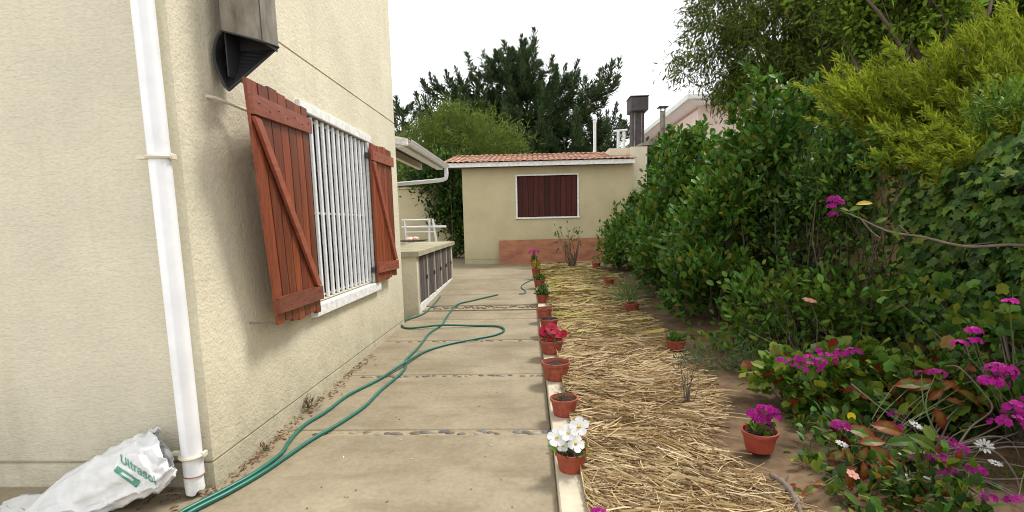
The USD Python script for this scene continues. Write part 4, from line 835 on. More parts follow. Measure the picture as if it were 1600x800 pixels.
# ---- pots
def pot_mesh(c, rt, h, rb, rim=.012):
    return lathe([(0, 0), (rb, 0), (rb + .003, .003), (rt * .955, h * .80), (rt * .96, h * .82), (rt + rim * .25, h * .82), (rt + rim * .4, h * .99), (rt + rim * .1, h), (rt - .004, h), (rt - .007, h * .86), (rb * .9, h * .2), (0, h * .2)], 36, c)
def pot(label, u, v, w, h, dz=.06, tip=0, m='pot', group=None, cat='flower pot', soil=True):
    b = gp(u, v, dz); b[2] = gz(b[1]) + dz; rt = px(w, b[1]) / 2; hh = px(h, b[1]); t = thing('flower_pot', label, cat, b, group)
    b1 = b + (0, rt * .35, 0)
    if b[0] > .6: BED_POTS.append((b1[0], b1[1], rt))
    part(t, 'body', pot_mesh(b1, rt, hh, rt * .74), M[('pot', 'pot_b', 'pot_c')[int(abs(v * 7 + u)) % 3]], smooth=35)
    if soil: part(t, 'soil', trimesh.Trimesh(*(lambda a: (np.vstack([[b1 + (0, 0, hh * .86)], b1 + np.stack([rt * .93 * np.cos(a), rt * .93 * np.sin(a), hh * .82 + .006 * np.sin(a * 5)], 1)]), [(0, 1 + i, 1 + (i + 1) % 24) for i in range(24)]))(np.arange(24) * 2 * np.pi / 24), process=False), M['pot_soil'], smooth=True)
    return t, b1 + (0, 0, hh * .86), rt, hh
def tuft(t, rng, c, R, H, n, L, W, kind, mats, n_parts=0, up=.6, stem=True):
    d = sphere_dirs(rng, n); d[:, 2] = np.abs(d[:, 2]); pos = np.array(c) + d * rng.uniform(.25, 1, (n, 1)) * (R, R, H)
    P, f = leaves(pos, d + (0, 0, up) + sphere_dirs(rng, n) * .4, np.array([0, 0, 1.0]) + sphere_dirs(rng, n) * .6, L * rng.uniform(.6, 1.2, n), W * rng.uniform(.7, 1.2, n), kind)
    put_leaves(t, P, f, mats, n_parts)
    if stem:
        for i in range(6): part(t, 'stem', tube(spline([c, (np.array(c) + pos[i]) / 2 + (0, 0, H * .2), pos[i]], 6), .0022, 4), M['green_stem'])
# kerb row, nearest first
t, c, r, h = pot('terracotta pot crowded with white petunias on the kerb', 893, 737, 52, 33)
rg = np.random.default_rng(71); tuft(t, rg, c, r * 1.15, h * .35, 46, .045, .030, 'oval', [M['glossy_light'], M['geranium']], 46)
for u, v, s in ((870, 684, 15), (888, 676, 14), (905, 667, 16), (899, 693, 15), (880, 697, 10)):
    q = on(1, u, v, c[1] - .03); p = np.array(q); fl_ = flower(t, rg, p, (rg.normal() * .35, -.75, .75), px(s, c[1]), M['white_petal'], M['yellow'], 5, 'petunia', .86)
    part(t, 'flower_stalk', tube(spline([c, (c + p) / 2 + (0, .01, .01), p + (0, .006, -.004)], 6), .0025, 5), M['green_stem'])
t, c, r, h = pot('terracotta pot with a sparse grey green seedling, second from the front', 882, 650, 44, 29); rg = np.random.default_rng(72)
tuft(t, rg, c + (-.01, 0, 0), r * .75, h * .9, 70, .035, .007, 'long', [M['olive'], M['olive'], M['dead']])
t, c, r, h = pot('wide terracotta pot holding only bare soil', 869, 594, 45, 29)
t, c, r, h = pot('terracotta pot with crimson petunias on the kerb', 862, 553, 38, 22); rg = np.random.default_rng(73)
tuft(t, rg, c, r * 1.0, h * .5, 40, .05, .03, 'oval', [M['glossy_light'], M['geranium']], 20)
for u, v, s in ((851, 517, 9), (862, 514, 10), (858, 524, 10), (868, 521, 8), (880, 522, 7), (848, 523, 6)):
    q = on(1, u, v, c[1] - .02); flower(t, rg, q, (rg.normal() * .3, -.8, .6), px(s, c[1]), M['red_petal'], M['black_plastic'], 5, 'petunia', 1.05); part(t, 'flower_stalk', tube([c, q], .003, 5), M['green_stem'])
t, c, r, h = pot('terracotta pot lined with a black plastic pot, behind the crimson petunias', 858, 519, 29, 21)
part(t, 'inner_pot', lathe([(r * .99, -.004), (r * 1.03, h * .13), (r * .99, h * .15), (r * .95, h * .1), (r * .9, -.02)], 30, c), M['black_plastic'], smooth=35)
t, c, r, h = pot('plain terracotta pot without a plant just before the pebble step', 851, 498, 25, 17)
t, c, r, h = pot('terracotta pot with round green leaves just beyond the pebble step', 848, 473, 19, 13); rg = np.random.default_rng(74)
tuft(t, rg, c, r * 1.15, h * 1.1, 90, .07, .06, 'round', [M['glossy'], M['olive']])
t, c, r, h = pot('small terracotta pot with a low green tuft, third from the far end', 843, 449, 18, 12); rg = np.random.default_rng(75); tuft(t, rg, c, r, h * .9, 60, .07, .05, 'oval', [M['geranium']])
t, c, r, h = pot('small terracotta pot with yellowish leaves, second from the far end', 838, 434, 14, 14); rg = np.random.default_rng(76); tuft(t, rg, c, r, h * .9, 50, .08, .05, 'oval', [M['geranium'], M['yellow_leaf']])
t, c, r, h = pot('farthest pot of the kerb row with a few magenta blooms', 835, 418, 11, 9); rg = np.random.default_rng(77)
tuft(t, rg, c, r * .8, .22, 40, .08, .05, 'oval', [M['geranium'], M['glossy']]); head(t, rg, c + (0, 0, .25), .12, 8, .05, M['magenta'])
t, c, r, h = pot('magenta geranium pot at the front end of the kerb, cut by the picture edge', 948, 905, 66, 46); rg = np.random.default_rng(78)
tuft(t, rg, c, r, h * .6, 40, .05, .045, 'round', [M['geranium']]); head(t, rg, on(1, 936, 806, c[1] - .05), .035, 9, .02, M['magenta'])
BED_POTS = []
# pots standing in the bed
t, c, r, h = pot('terracotta pot of bright magenta flowers standing on bare soil', 1190, 706, 54, 33, .075); rg = np.random.default_rng(79)
tuft(t, rg, c, r * .8, h * .5, 34, .045, .035, 'round', [M['glossy_light'], M['geranium']], 20)
for u, v, R, n_ in ((1177, 646, .035, 9), (1195, 640, .042, 13), (1188, 655, .04, 12), (1207, 652, .035, 9), (1199, 668, .024, 6), (1210, 643, .02, 4)):
    q = on(1, u, v, c[1]); head(t, rg, q, R, n_, .020, M['magenta']); part(t, 'flower_stalk', tube(spline([c, (c + q) / 2 + (.005, 0, .01), q], 6), .003, 5), M['green_stem'])
t, c, r, h = pot('terracotta pot with a low bright green plant at the foot of the largest shrub', 1057, 547, 31, 16, .07); rg = np.random.default_rng(80); tuft(t, rg, c, r * 1.15, h * .55, 90, .06, .03, 'oval', [M['glossy_light'], M['glossy']])
t, c, r, h = pot('terracotta pot with a large round grey green bush under the hedge', 988, 487, 23, 13, .07); rg = np.random.default_rng(81); tuft(t, rg, c + (-.05, 0, .02), .27, .38, 900, .06, .012, 'long', [M['olive'], M['glossy']])
t, c, r, h = pot('small empty terracotta pot under the pale shrub, beyond the round bush', 952, 447, 16, 11, .06)
t, c, r, h = pot('dark red pot near the red board, upper of two', 931, 406, 14, 14, .06)
t, c, r, h = pot('dark red pot near the red board, lower of two', 932, 421, 13, 10, .06)

# ---- flowering plants in the right foreground
rg = np.random.default_rng(91)
def flower_heads(t, base, spots, m='magenta', r=.017):
    for u, v, y, R, n_ in spots:
        y, R = y - .16, R * 1.15; q = at(u, v, y); head(t, rg, q, R, n_, r, M[m]); b = np.array(base) + (rg.normal() * .08, rg.normal() * .08, .05)
        part(t, 'flower_stalk', tube(spline([b, (b + q) / 2 + (rg.normal() * .03, .02, .02), q], 8), np.linspace(.004, .0022, 8), 5), M['green_stem'])
gb = (1.98, 3.45, bedz(1.98, 3.45))
t, _ = bush('geranium_bush', 'green geranium bush crowned with many magenta flower heads, beside the magenta pot', 'geranium', gb,
     [(1.95, 3.55, .28, .34, .26, .19), (1.72, 3.6, .24, .2, .2, .14), (2.25, 3.55, .30, .25, .25, .19), (1.95, 3.35, .20, .25, .2, .14), (2.35, 3.2, .3, .25, .25, .18)], 240, 7, .045, .072, .075, 'round', [M['geranium'], M['geranium'], M['glossy_light'], M['geranium'], M['geranium'], M['geranium'], M['geranium'], M['geranium'], M['red_leaf']], 92, n_stems=24, r0=.007, n_parts=260, floor=.03, flat=1.1)
flower_heads(t, gb, ((1242, 570, 3.28, .055, 10), (1255, 562, 3.28, .05, 10), (1275, 568, 3.28, .05, 10), (1290, 560, 3.38, .05, 9), (1262, 575, 3.18, .05, 10), (1310, 552, 3.48, .04, 7), (1332, 550, 3.48, .04, 7), (1222, 564, 3.5, .03, 5), (1283, 549, 3.6, .03, 5), (1345, 549, 3.6, .025, 4)))
gb = (2.1, 2.75, bedz(2.1, 2.75))
t, _ = bush('geranium_bush', 'sprawling dark plant with magenta heads and bare twigs in the lower right corner', 'geranium', gb,
     [(1.95, 2.8, .14, .45, .3, .13), (2.4, 2.9, .24, .4, .3, .18), (1.6, 2.45, .07, .22, .2, .07), (2.6, 3.2, .34, .3, .3, .24), (2.1, 2.35, .12, .5, .2, .14), (1.9, 2.1, .07, .5, .18, .10), (2.5, 2.4, .2, .4, .25, .2)], 560, 6, .05, .065, .048, 'oval', [M['broad_dark'], M['glossy'], M['geranium'], M['broad_dark'], M['glossy'], M['broad_dark'], M['geranium'], M['glossy'], M['broad_dark'], M['glossy'], M['geranium'], M['red_leaf2']], 93, n_stems=30, r0=.007, n_parts=260, floor=.03, stem_mat=M['twig'])
flower_heads(t, gb, ((1310, 665, 2.7, .035, 10), (1395, 665, 2.9, .03, 6), (1398, 648, 3.0, .03, 6), (1462, 584, 3.1, .035, 7), (1440, 585, 3.1, .028, 5), (1478, 690, 2.7, .03, 6), (1500, 702, 2.6, .03, 7), (1470, 718, 2.55, .025, 6), (1480, 740, 2.5, .035, 8), (1522, 733, 2.5, .035, 9), (1455, 715, 2.6, .02, 4), (1540, 777, 2.4, .026, 6), (1432, 715, 2.6, .02, 4), (1552, 660, 2.8, .02, 4)))
gb = (2.75, 2.9, bedz(2.75, 2.9))
t, _ = bush('geranium_bush', 'tall straggly geranium with large magenta heads at the right edge', 'geranium', gb,
     [(2.75, 3.1, .55, .3, .3, .3), (2.9, 2.8, .45, .3, .3, .3), (2.65, 3.5, .75, .25, .25, .25), (2.95, 3.3, .9, .2, .25, .3)], 120, 6, .05, .070, .065, 'round', [M['geranium'], M['ivy'], M['glossy']], 94, n_stems=26, r0=.009, n_parts=180, floor=.04, stem_mat=M['twig'])
flower_heads(t, gb, ((1552, 578, 2.9, .045, 10), (1565, 586, 2.9, .04, 9), (1545, 594, 2.9, .035, 8), (1560, 600, 2.9, .03, 6), (1588, 640, 2.8, .05, 12), (1575, 650, 2.8, .04, 9), (1596, 655, 2.8, .045, 10), (1600, 628, 2.8, .04, 9), (1590, 785, 2.35, .04, 9), (1498, 538, 2.75, .026, 7), (1518, 534, 2.75, .026, 7), (1520, 518, 2.75, .026, 7), (1577, 474, 2.75, .028, 7), (1560, 578, 2.7, .05, 14), (1545, 596, 2.7, .04, 10), (1592, 638, 2.6, .055, 15), (1580, 660, 2.6, .05, 12)))
# red-edged leaves
rl_b = (1.75, 2.62, bedz(1.75, 2.62))
t = thing('red_leaved_shrub', 'low shrub with large red edged leaves in the right foreground', 'shrub', rl_b)
def big_leaf(parent, u, v, y, L, ang, m, name='leaf', wr=.55):
    p = at(u, v, y); a = math.radians(ang); d = np.array([math.cos(a), -.25, math.sin(a)]); p0 = p - unit(d) * L * .45
    P, f = leaves(p0[None], d[None], np.array([[rg.normal() * .2, -.75 + rg.normal() * .15, .75]]), np.array([L]), np.array([L * wr]), 'oval', .28, .35)
    lp = leaf_part(parent, name, P, f, M[m]); k_ = P.shape[1]; give_rnd(lp, np.append(np.full(k_ - 1, .70), -.12)) if m.startswith('red') else None; part(parent, 'leaf_stalk', tube(spline([p0, (p0 + np.array(rl_b)) / 2 + (rg.normal() * .03, .05, .03), np.array(rl_b) + (rg.normal() * .05, .05, .02)], 7), .0025, 4), M['green_stem'])
for u, v, y, w, a, m in ((1305, 712, 2.5, 26, 35, 'red_leaf'), (1328, 715, 2.48, 28, -70, 'red_leaf'), (1348, 712, 2.5, 26, 80, 'red_leaf'), (1377, 712, 2.5, 44, -45, 'red_leaf'), (1345, 675, 2.6, 46, -15, 'red_leaf'), (1385, 668, 2.65, 46, -10, 'red_leaf2'), (1372, 735, 2.45, 34, -40, 'red_leaf'), (1390, 745, 2.4, 34, -55, 'red_leaf2'), (1325, 750, 2.42, 32, -60, 'red_leaf2'), (1420, 600, 3.0, 40, 10, 'red_leaf'), (1440, 602, 2.98, 40, 25, 'red_leaf'), (1468, 606, 2.95, 36, 35, 'red_leaf'), (1490, 604, 2.95, 34, -35, 'red_leaf2'), (1460, 618, 2.9, 26, 50, 'red_leaf2'), (1492, 627, 2.9, 26, -10, 'red_leaf2'), (1515, 620, 2.9, 38, -35, 'red_leaf'), (1540, 628, 2.9, 36, -25, 'red_leaf'), (1468, 652, 2.8, 34, -70, 'red_leaf2'), (1268, 765, 2.36, 30, 200, 'red_leaf'), (1245, 768, 2.36, 28, 170, 'red_leaf'), (1285, 755, 2.38, 22, 160, 'red_leaf'), (1236, 762, 2.37, 22, 215, 'red_leaf2'), (1420, 708, 2.5, 40, 20, 'glossy_light'), (1442, 690, 2.55, 46, -25, 'geranium'), (1405, 690, 2.55, 40, 15, 'geranium'), (1480, 733, 2.5, 40, -40, 'red_leaf'), (1440, 745, 2.45, 26, 10, 'geranium'), (1350, 735, 2.45, 30, -90, 'red_leaf2'), (1410, 640, 2.75, 24, 70, 'geranium'), (1360, 690, 2.55, 36, 10, 'red_leaf'), (1325, 735, 2.44, 24, 30, 'red_leaf2'), (1400, 725, 2.45, 28, -30, 'red_leaf')):
    big_leaf(t, u, v, y, px(w * 1.08, y), a, m)
for u, v, y, s in ((1332, 742, 2.4, 10), (1322, 671, 2.6, 4)):
    flower(t, rg, at(u, v, y), (.2, -.35, .9), px(s, y), M['salmon'], None, 7, 'blossom', .8)
for u, v in ((1265, 470),):
    q = at(u, v, 4.3); pf = thing('salmon_flower', 'single pale pink flower on a long bare stalk in front of the low shrub', 'flower', (q[0] + .05, 4.4, bedz(2.3, 4.4)))
    flower(pf, rg, q, (.1, -.25, .9), px(10, 4.3), M['salmon'], None, 7, 'blossom', .8); part(pf, 'stalk', tube(spline([(q[0] + .12, 4.4, bedz(2.3, 4.4)), (q[0] + .1, 4.35, .5), q], 8), .004, 5), M['green_stem'])
# white daisies
db = (2.2, 2.55, bedz(2.2, 2.55)); t = thing('daisy_plant', 'white daisies on thin stems among the dark foliage at lower right', 'daisies', db)
for u, v, y, s, ny in ((1315, 694, 2.6, 11, .2), (1430, 664, 2.8, 12, .35), (1538, 697, 2.6, 15, .7), (1555, 724, 2.5, 11, .15), (1424, 750, 2.4, 9, .1), (1401, 707, 2.5, 8, .1), (1448, 747, 2.4, 6, .1), (1413, 742, 2.4, 5, .1)):
    q = at(u, v, y); flower(t, rg, q, (rg.normal() * .3, -ny, .9), px(s * .85, y), M['white_petal'], M['plum'] if s > 9 else None, 12, 'daisy', .62); b = np.array(db) + (rg.normal() * .15, rg.normal() * .1, 0)
    part(t, 'stalk', tube(spline([b, (b + q) / 2 + (0, .03, .03), q + (0, .004, -.003)], 8), .002, 4), M['green_stem'])
    tuft(t, rg, b, .08, .06, 16, .05, .010, 'long', [M['glossy_light']], stem=False)
# yellow flowers
for lab, u, v, y in (('small yellow flower at the edge of the low grey herb', 1205, 562, 4.2), ('small yellow flower just above the white daisies by the geranium bush', 1330, 651, 2.9)):
    q = at(u, v, y); b = np.array([q[0] + .03, y + .05, bedz(q[0], y)]); t = thing('yellow_flower', lab, 'flower', b); flower(t, rg, q, (0, -.8, .5), px(6.5, y), M['yellow'], M['yellow'], 9, 'blossom', 1.2); part(t, 'stalk', tube(spline([b, (b + q) / 2, q], 6), .003, 5), M['green_stem'])
    tuft(t, rg, b, .06, .05, 12, .05, .02, 'oval', [M['geranium']], stem=False)
# weeds at the edge of the bare soil
for i, (lab, u, v, w) in enumerate((('small green weed on the soil right of the magenta pot', 1262, 722, 30), ('feathery low weed behind the magenta pot near the geranium bush', 1250, 668, 34), ('tiny green weed in the straw beside the kerb', 918, 612, 14))):
    b = gp(u, v, .06); t = thing('weed', lab, 'weed', b); tuft(t, rg, b, px(w, b[1]) / 2, px(w, b[1]) / 2.2, 60, .045, .018, 'oval', [M['geranium'], M['glossy_light']], 20)
# bare twigs
tw_ = thing('bare_shrub', 'grey bare branches curving among the flowers at right', 'branches', at(1500, 790, 2.5))
for i, (pp, y0, y1, r0) in enumerate((([(1500, 800), (1490, 720), (1515, 670), (1550, 640), (1535, 612), (1500, 575), (1478, 572)], 2.5, 3.0, .0055), ([(1440, 672), (1480, 690), (1500, 694), (1545, 682), (1580, 690), (1600, 730)], 2.6, 2.6, .0055), ([(1330, 600), (1380, 640), (1420, 665), (1460, 680)], 3.1, 2.8, .005),
     ([(1600, 800), (1585, 740), (1540, 700), (1450, 705)], 2.4, 2.6, .006), ([(1505, 600), (1520, 596), (1535, 600)], 2.95, 3.0, .005), ([(1600, 565), (1575, 570), (1540, 555), (1522, 545)], 3.0, 3.2, .006), ([(1480, 600), (1483, 560), (1500, 480), (1495, 450)], 3.2, 3.6, .006))):
    Q = [at(u, v, y0 + (y1 - y0) * k / (len(pp) - 1)) for k, (u, v) in enumerate(pp)]; part(tw_, 'branch', tube(spline(Q, 40), np.linspace(r0, r0 * .55, 40), 7), M['twig'], smooth=True)
tb2 = thing('trailing_branch', 'long thin branch reaching left before the ivy with magenta flowers at its tip', 'branch', at(1690, 520, 3.0))
Q = [at(u, v, y) for u, v, y in ((1690, 520, 3.0), (1650, 400, 3.1), (1590, 383, 3.2), (1510, 385, 3.3), (1440, 370, 3.4), (1390, 362, 3.5), (1345, 342, 3.6), (1312, 328, 3.6))]
part(tb2, 'branch', tube(spline(Q, 60), np.linspace(.012, .004, 60), 7), M['twig'], smooth=True)
for pp in ([(1420, 366), (1405, 352)], [(1500, 384), (1540, 380), (1575, 372)], [(1560, 384), (1590, 400)], [(1345, 342), (1360, 360), (1375, 372)]): part(tb2, 'side_twig', tube(spline([at(u, v, 3.4) for u, v in pp], 10), .004, 5), M['twig'])
for u, v, R, n_ in ((1302, 313, .035, 10), (1310, 318, .035, 10), (1299, 324, .03, 7), (1300, 336, .025, 6)): head(tb2, rg, at(u, v, 3.6), R, n_, .022, M['magenta'])
for u, v, a, m, w in ((1348, 318, 5, 'yellow_leaf', 24), (1335, 326, 20, 'geranium', 20), (1322, 328, 160, 'geranium', 16), (1565, 370, 40, 'glossy_light', 24), (1580, 380, -20, 'glossy_light', 22), (1400, 366, -60, 'geranium', 20), (1375, 345, 30, 'geranium', 18)):
    p = at(u, v, 3.45); d = np.array([[math.cos(math.radians(a)), -.1, math.sin(math.radians(a))]]); L = np.array([px(w, 3.45)]); P, f = leaves(p[None] - d * L * .4, d, np.array([[0, -.7, .8]]), L, L * .5, 'oval'); leaf_part(tb2, 'leaf', P, f, M[m])
dw = thing('driftwood_stick', 'weathered grey stick lying at the bottom edge of the bed', 'stick', gp(1240, 790, .06))
Q = [gp(1205, 742, .10), gp(1225, 755, .11), gp(1243, 780, .12), gp(1262, 830, .10)]
part(dw, 'stick', tube(spline(Q, 24), .014 + .004 * np.sin(np.arange(24) * 1.3), 8), M['twig'], smooth=True)
part(dw, 'stub', tube([Q[1], Q[1] + (.03, .02, .03)], [.008, .005], 6), M['twig'])
# understorey twigs at the foot of the low shrub
rt_ = np.random.default_rng(97); dt = thing('dead_brushwood', 'tangle of dry brown twigs under the low shrub by the wall', 'brushwood', (2.5, 4.1, bedz(2.5, 4.1)))
for i in range(60):
    b = np.array([rt_.uniform(2.1, 3.1), rt_.uniform(3.6, 4.7), 0]); b[2] = bedz(b[0], b[1]) - .02; d = np.array([rt_.normal() * .25, rt_.normal() * .25, rt_.uniform(.25, .6)])
    part(dt, 'twig', tube(spline([b, b + d * .5 + rt_.normal(size=3) * .05, b + d], 8), np.linspace(.005, .0015, 8), 4), M['twig'])

# ---- straw mulch
rs = np.random.default_rng(101)
edge_px = [(925, 412), (985, 452), (1010, 492), (1062, 552), (1108, 600), (1128, 640), (1095, 690), (1165, 742), (1240, 795), (1330, 900)]
ed = np.array([gp(u, v, .05)[:2] for u, v in edge_px]); ed = ed[np.argsort(ed[:, 1])]
def straw_edge(y): return np.interp(y, ed[:, 1], ed[:, 0])
def straws(n, y_lo, y_hi, m, name, len_, wid, height, power=1.7, spread=.55):
    y = y_lo + (y_hi - y_lo) * rs.random(n) ** power; xl = kerb_x(y) + .075; xr = straw_edge(y) + rs.normal(size=n) * .05 - len_ * .30
    x = xl + (xr - xl) * rs.random(n) ** 1.3
    far = np.ones(n, bool)
    for qx, qy, qr in BED_POTS: far &= np.hypot(x - qx, y - qy) > qr + .15
    x, y, xl, xr = x[far], y[far], xl[far], xr[far]; n = len(x)
    ang = rs.normal(size=n) * spread + (.25 * np.sin(x * 5 + y * 2.1)) + 1.5 * (meshkit.fbm(np.stack([x * 1.5, y * 1.5, 0 * x], -1), 2, 6) - .5) + np.where(rs.random(n) < .13, rs.uniform(0, np.pi, n), 0) + np.where(y < 3.0, -.55, 0.1)
    L = len_ * rs.uniform(.25, 1.3, n); W = wid * rs.uniform(.4, 1.4, n); k = 5 if len_ > .2 else 3; t = np.linspace(-.5, .5, k)
    dx, dy = np.cos(ang), np.sin(ang); bend = rs.normal(size=n) * .26
    z0 = bedz(x, y) + .006 + height * rs.random(n) ** 1.6 * (.6 + .8 * meshkit.noise(np.stack([x * 3, y * 3, 0 * x], -1), 5)); tilt_ = rs.normal(size=n) * .10
    cx_ = x[:, None] + dx[:, None] * L[:, None] * t - dy[:, None] * bend[:, None] * L[:, None] * (t ** 2 * 2); cy_ = y[:, None] + dy[:, None] * L[:, None] * t + dx[:, None] * bend[:, None] * L[:, None] * (t ** 2 * 2)
    cx_ = np.maximum(cx_, kerb_x(cy_) + .05); cz_ = np.maximum(z0[:, None] + tilt_[:, None] * L[:, None] * t + .02 * (.25 - t ** 2), bedz(cx_, cy_) + .002)
    wx, wy_ = -dy[:, None] * W[:, None] * .5, dx[:, None] * W[:, None] * .5; rl = rs.normal(size=(n, 1)) * .5 * W[:, None]
    Lp = np.stack([cx_ - wx, cy_ - wy_, cz_ - rl], -1); Rp = np.stack([cx_ + wx, cy_ + wy_, cz_ + rl], -1)
    V = np.concatenate([Lp, Rp], 1); i = np.arange(k - 1); fc = np.vstack([np.stack([i, i + k, i + k + 1], 1), np.stack([i, i + k + 1, i + 1], 1)])
    give_rnd(single(name, leaf_mesh(V, fc), m, 'dry straw mulch spread over the bed beside the kerb' if name == 'straw_mulch' else 'short broken straw bits lying among the long straw' if name == 'straw_chaff' else 'fading green and yellow stalks lying on the far straw', 'straw', kind='stuff'), np.repeat(rs.random(n), 2 * k))
straws(58000, 1.4, 14.0, M['straw'], 'straw_mulch', .38, .0046, .06, 1.7, .34)
straws(52000, 1.4, 11.0, M['straw'], 'straw_chaff', .10, .0038, .06, 1.9, .8)
straws(1300, 5.6, 13.0, M['straw_green'], 'green_straw', .55, .013, .085, .9, .35)

# ---- hoses
def hose(name, label, pts, r=.0125):
    t = thing(name, label, 'hose', gp(*pts[len(pts) // 2][:2]))
    Q = []
    for p in pts:
        q = gp(p[0], p[1], r + .002); q[2] = gz(q[1]) + r + .003 + (FAR_LIFT if q[1] > STEP + .05 else 0) + (p[2] if len(p) > 2 else 0); Q.append(q)
    part(t, 'tube', tube(spline(Q, 220), r, 10), M['hose'], smooth=True); return t, Q
t, Q = hose('garden_hose', 'green garden hose that loops back across the path, upper strand by the corner', [(250, 822), (290, 797), (350, 766), (400, 738), (440, 708), (452, 690), (475, 665), (510, 643), (545, 617), (590, 594), (632, 571, .024), (665, 549), (700, 538), (740, 530), (775, 523), (788, 516), (778, 510), (740, 509), (690, 511, .024), (640, 513), (628, 508), (632, 501), (650, 495), (665, 488), (682, 474), (688, 466)])
t, Q = hose('garden_hose', 'green garden hose with a wavy far end, lower strand on the path', [(256, 829), (298, 800), (358, 769), (410, 739), (450, 712), (490, 685), (530, 662), (570, 635), (595, 610), (625, 585), (634, 573), (634, 563), (650, 547), (660, 535), (672, 520), (690, 508), (697, 497), (705, 486), (716, 478), (740, 472), (765, 466), (778, 463)])
t, Q = hose('garden_hose', 'short green hose end beside the far flower pots', [(811, 462), (820, 461), (821, 457), (815, 452), (817, 447), (828, 441), (838, 438)], .010)

# ---- litter along the foot of the house and round the downpipe
rl2 = np.random.default_rng(111); n = 340
u = np.concatenate([rl2.uniform(0, 1, 240), rl2.uniform(0, 1, 100)])
pos = np.stack([WX + .012 + np.abs(rl2.normal(size=n)) * .05, 2.62 + u * 2.6, np.zeros(n)], 1)
pos[240:] = np.stack([rl2.uniform(-2.35, -1.70, 100), 2.56 - np.abs(rl2.normal(size=100)) * .09, np.zeros(100)], 1); pos[:, 2] = gz(pos[:, 1]) + .004 + rl2.random(n) * .012
P, f = leaves(pos, sphere_dirs(rl2, n) * (1, 1, .25), np.array([0, 0, 1.0]) + sphere_dirs(rl2, n) * .5, rl2.uniform(.012, .045, n), rl2.uniform(.006, .022, n), 'oval', .4, .4)
give_rnd(single('leaf_litter', leaf_mesh(P, f), M['dead'], 'dead leaf litter along the foot of the house wall', 'leaf litter', kind='stuff'), np.repeat(rl2.random(n), P.shape[1]))
for lab, u_, v_, w_, n_ in (('dried brown weed tuft at the foot of the house wall', 478, 640, 34, 150), ('tiny dry weed at the wall foot near the house corner', 415, 706, 14, 40)):
    b = gp(u_, v_); b[0] = max(b[0], WX + .03); t = thing('dry_weed', lab, 'weed', b); tuft(t, rl2, b + (0, 0, .005), px(w_, b[1]) / 2, px(w_, b[1]) * .55, n_, .05, .008, 'long', [M['dead'], M['dead'], M['olive']], up=.3)

# ---- sack
def curve(P, n): return spline(np.array(P, float), n)
NU, NT = 90, 64
top_px = curve([(25, 850), (48, 800), (115, 740), (190, 698), (225, 681), (244, 670)], NU); bot_px = curve([(120, 850), (128, 815), (162, 798), (212, 777), (250, 762), (272, 738)], NU)
uu = np.linspace(0, 1, NU); ybase = 2.40 - .06 * (1 - uu)
Tp = np.array([on(1, a, b, y + .10) for (a, b), y in zip(top_px, ybase)]); Bp = np.array([on(1, a, b, y - .03) for (a, b), y in zip(bot_px, ybase)])
Cc, Hh = (Tp + Bp) / 2, (Tp - Bp) / 2
th_ = np.linspace(0, 2 * np.pi, NT, endpoint=False)
thick = np.interp(uu, [0, .4, .8, 1], [.10, .10, .075, .05])
ct, st = np.cos(th_), np.sin(th_)
SV = Cc[:, None] + np.sign(ct)[None, :, None] * (np.abs(ct) ** .85)[None, :, None] * Hh[:, None] + np.stack([0 * st, -st, .25 * st], -1)[None] * thick[:, None, None]
along = unit(np.gradient(Cc, axis=0))
rag = .035 * (meshkit.noise(np.stack([ct * 2.2, st * 2.2, 0 * ct], -1), 12) - .5) + .02 * st
SV += along[:, None] * (rag[None, :] * np.clip((uu - .75) / .25, 0, 1)[:, None])[..., None]
q1 = np.stack([uu[:, None] * 3.0 + 0 * th_, np.broadcast_to(ct * 1.1, (NU, NT)) + uu[:, None] * 1.5, np.broadcast_to(st * 1.1, (NU, NT))], -1)
ridge = 1 - np.abs(2 * meshkit.noise(q1 * 2.2, 7) - 1); ridge2 = 1 - np.abs(2 * meshkit.noise(q1 * 5.0, 17) - 1)
wr = (ridge ** 3 * .030 + ridge2 ** 3 * .012 - .012)
onrm = unit(np.broadcast_to(np.stack([0 * st, -st, .2 * st], -1)[None], SV.shape) + ct[None, :, None] * unit(Hh)[:, None])
SV = SV + onrm * wr[..., None]
SV[..., 2] = np.maximum(SV[..., 2], gz(SV[..., 1]) + .006); SV[..., 1] = np.minimum(SV[..., 1], HY0 - .012)
idx = np.arange(NU * NT).reshape(NU, NT); qd = np.stack([idx[:-1], np.roll(idx, -1, 1)[:-1], np.roll(idx, -1, 1)[1:], idx[1:]], -1).reshape(-1, 4)
vs = SV.reshape(-1, 3); inner = (SV[-22:] + (Cc[-22:, None] - SV[-22:]) * .06); iv = inner.reshape(-1, 3); i2 = np.arange(22 * NT).reshape(22, NT) + len(vs)
q2 = np.stack([i2[:-1], i2[1:], np.roll(i2, -1, 1)[1:], np.roll(i2, -1, 1)[:-1]], -1).reshape(-1, 4); q3 = np.stack([idx[-1], np.roll(idx[-1], -1), np.roll(i2[-1], -1), i2[-1]], -1)
qa = np.vstack([qd, q2, q3]); capc = len(vs) + len(iv); V_ = np.vstack([vs, iv, Cc[-22:-21], Cc[:1]])
tri = np.vstack([qa[:, [0, 1, 2]], qa[:, [0, 2, 3]], np.stack([i2[0], np.roll(i2[0], -1), np.full(NT, capc)], 1), np.stack([np.roll(idx[0], -1), idx[0], np.full(NT, capc + 1)], 1)])
sack = thing('plastic_sack', 'crumpled white plastic sack with green lettering lying by the downpipe', 'sack', (Cc[45][0], Cc[45][1], gz(2.4)))
part(sack, 'bag', trimesh.Trimesh(V_, tri, process=False), M['sack'], smooth=True)
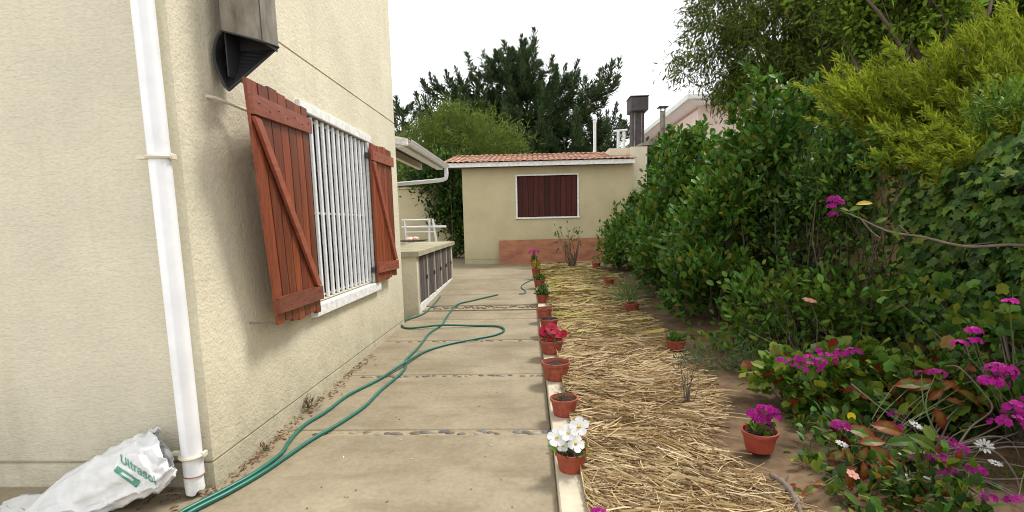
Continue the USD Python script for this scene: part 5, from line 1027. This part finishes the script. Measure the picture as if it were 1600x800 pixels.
# print on its front face, laid on the crumpled surface
fm = (st > .05); FP = SV[:, fm].reshape(-1, 3); FN = onrm[:, fm].reshape(-1, 3)
def project(P):
    c = (np.asarray(P) - EYE) @ ROT; return np.stack([CX + F * c[:, 0] / -c[:, 2], CY - F * c[:, 1] / -c[:, 2]], 1)
ip = LinearNDInterpolator(project(FP), np.hstack([FP, FN]))
def lay(mesh2d, origin, ex, ey, lift):
    """Lays a flat print, in units along ex and ey, onto the sack."""
    for _ in range(5):
        if mesh2d.edges_unique_length.max() > 3.0: mesh2d = mesh2d.subdivide_to_size(3.0, max_iter=12) if hasattr(mesh2d, 'subdivide_to_size') else mesh2d.subdivide()
        break
    v = np.array(mesh2d.vertices); uv = np.array(origin) + v[:, :1] * np.array(ex) + v[:, 1:2] * np.array(ey); s = ip(uv)
    return trimesh.Trimesh(s[:, :3] + s[:, 3:] * (lift + v[:, 2:3] * .0005), mesh2d.faces, process=False)
exd = np.array([.845, .535]); eyd = np.array([-.10, -.99])
tm = meshkit.text_mesh('Ultrasol', 13.0, .4, bold=True); wpx = tm.bounds[1][0]; tm.vertices[:, 0] *= 66.0 / wpx
part(sack, 'printed_word', lay(tm, (189, 722), exd, eyd, .0035), M['ink'], label='green printed word on the white sack')
from shapely.geometry import Polygon
lz = Polygon([(0, 0), (8, 11), (46, 9), (38, -3)]).buffer(1.5).difference(Polygon([(11, 3), (14, 7.5), (36, 6.2), (32, 1.2)]).buffer(.3))
lm = trimesh.creation.extrude_polygon(lz, .4, engine='earcut'); part(sack, 'printed_badge', lay(lm, (180, 736), exd, eyd, .0035), M['ink'], label='green printed lozenge below the word')

rb = np.random.default_rng(131); n = 150; y = 1.9 + 10 * rb.random(n) ** 1.5; x = rb.uniform(-1.65, .05, n)
P, f = leaves(np.stack([x, y, gz(y) + .004 + np.where(y > STEP, FAR_LIFT, 0)], 1), sphere_dirs(rb, n) * (1, 1, .12), np.array([0, 0, 1.0]) + sphere_dirs(rb, n) * .3, rb.uniform(.006, .024, n), rb.uniform(.004, .012, n), 'oval', .3, .3)
sel = rb.random(n) < .3
give_rnd(single('path_litter', leaf_mesh(P[~sel], f), M['dead'], 'small dry leaf bits scattered over the concrete path', 'leaf litter', kind='stuff'), np.repeat(rb.random((~sel).sum()), P.shape[1]))
give_rnd(single('petal_litter', leaf_mesh(P[sel], f), M['white_petal'], 'pale petal specks scattered over the concrete path', 'petals', kind='stuff'), np.repeat(rb.random(sel.sum()), P.shape[1]))
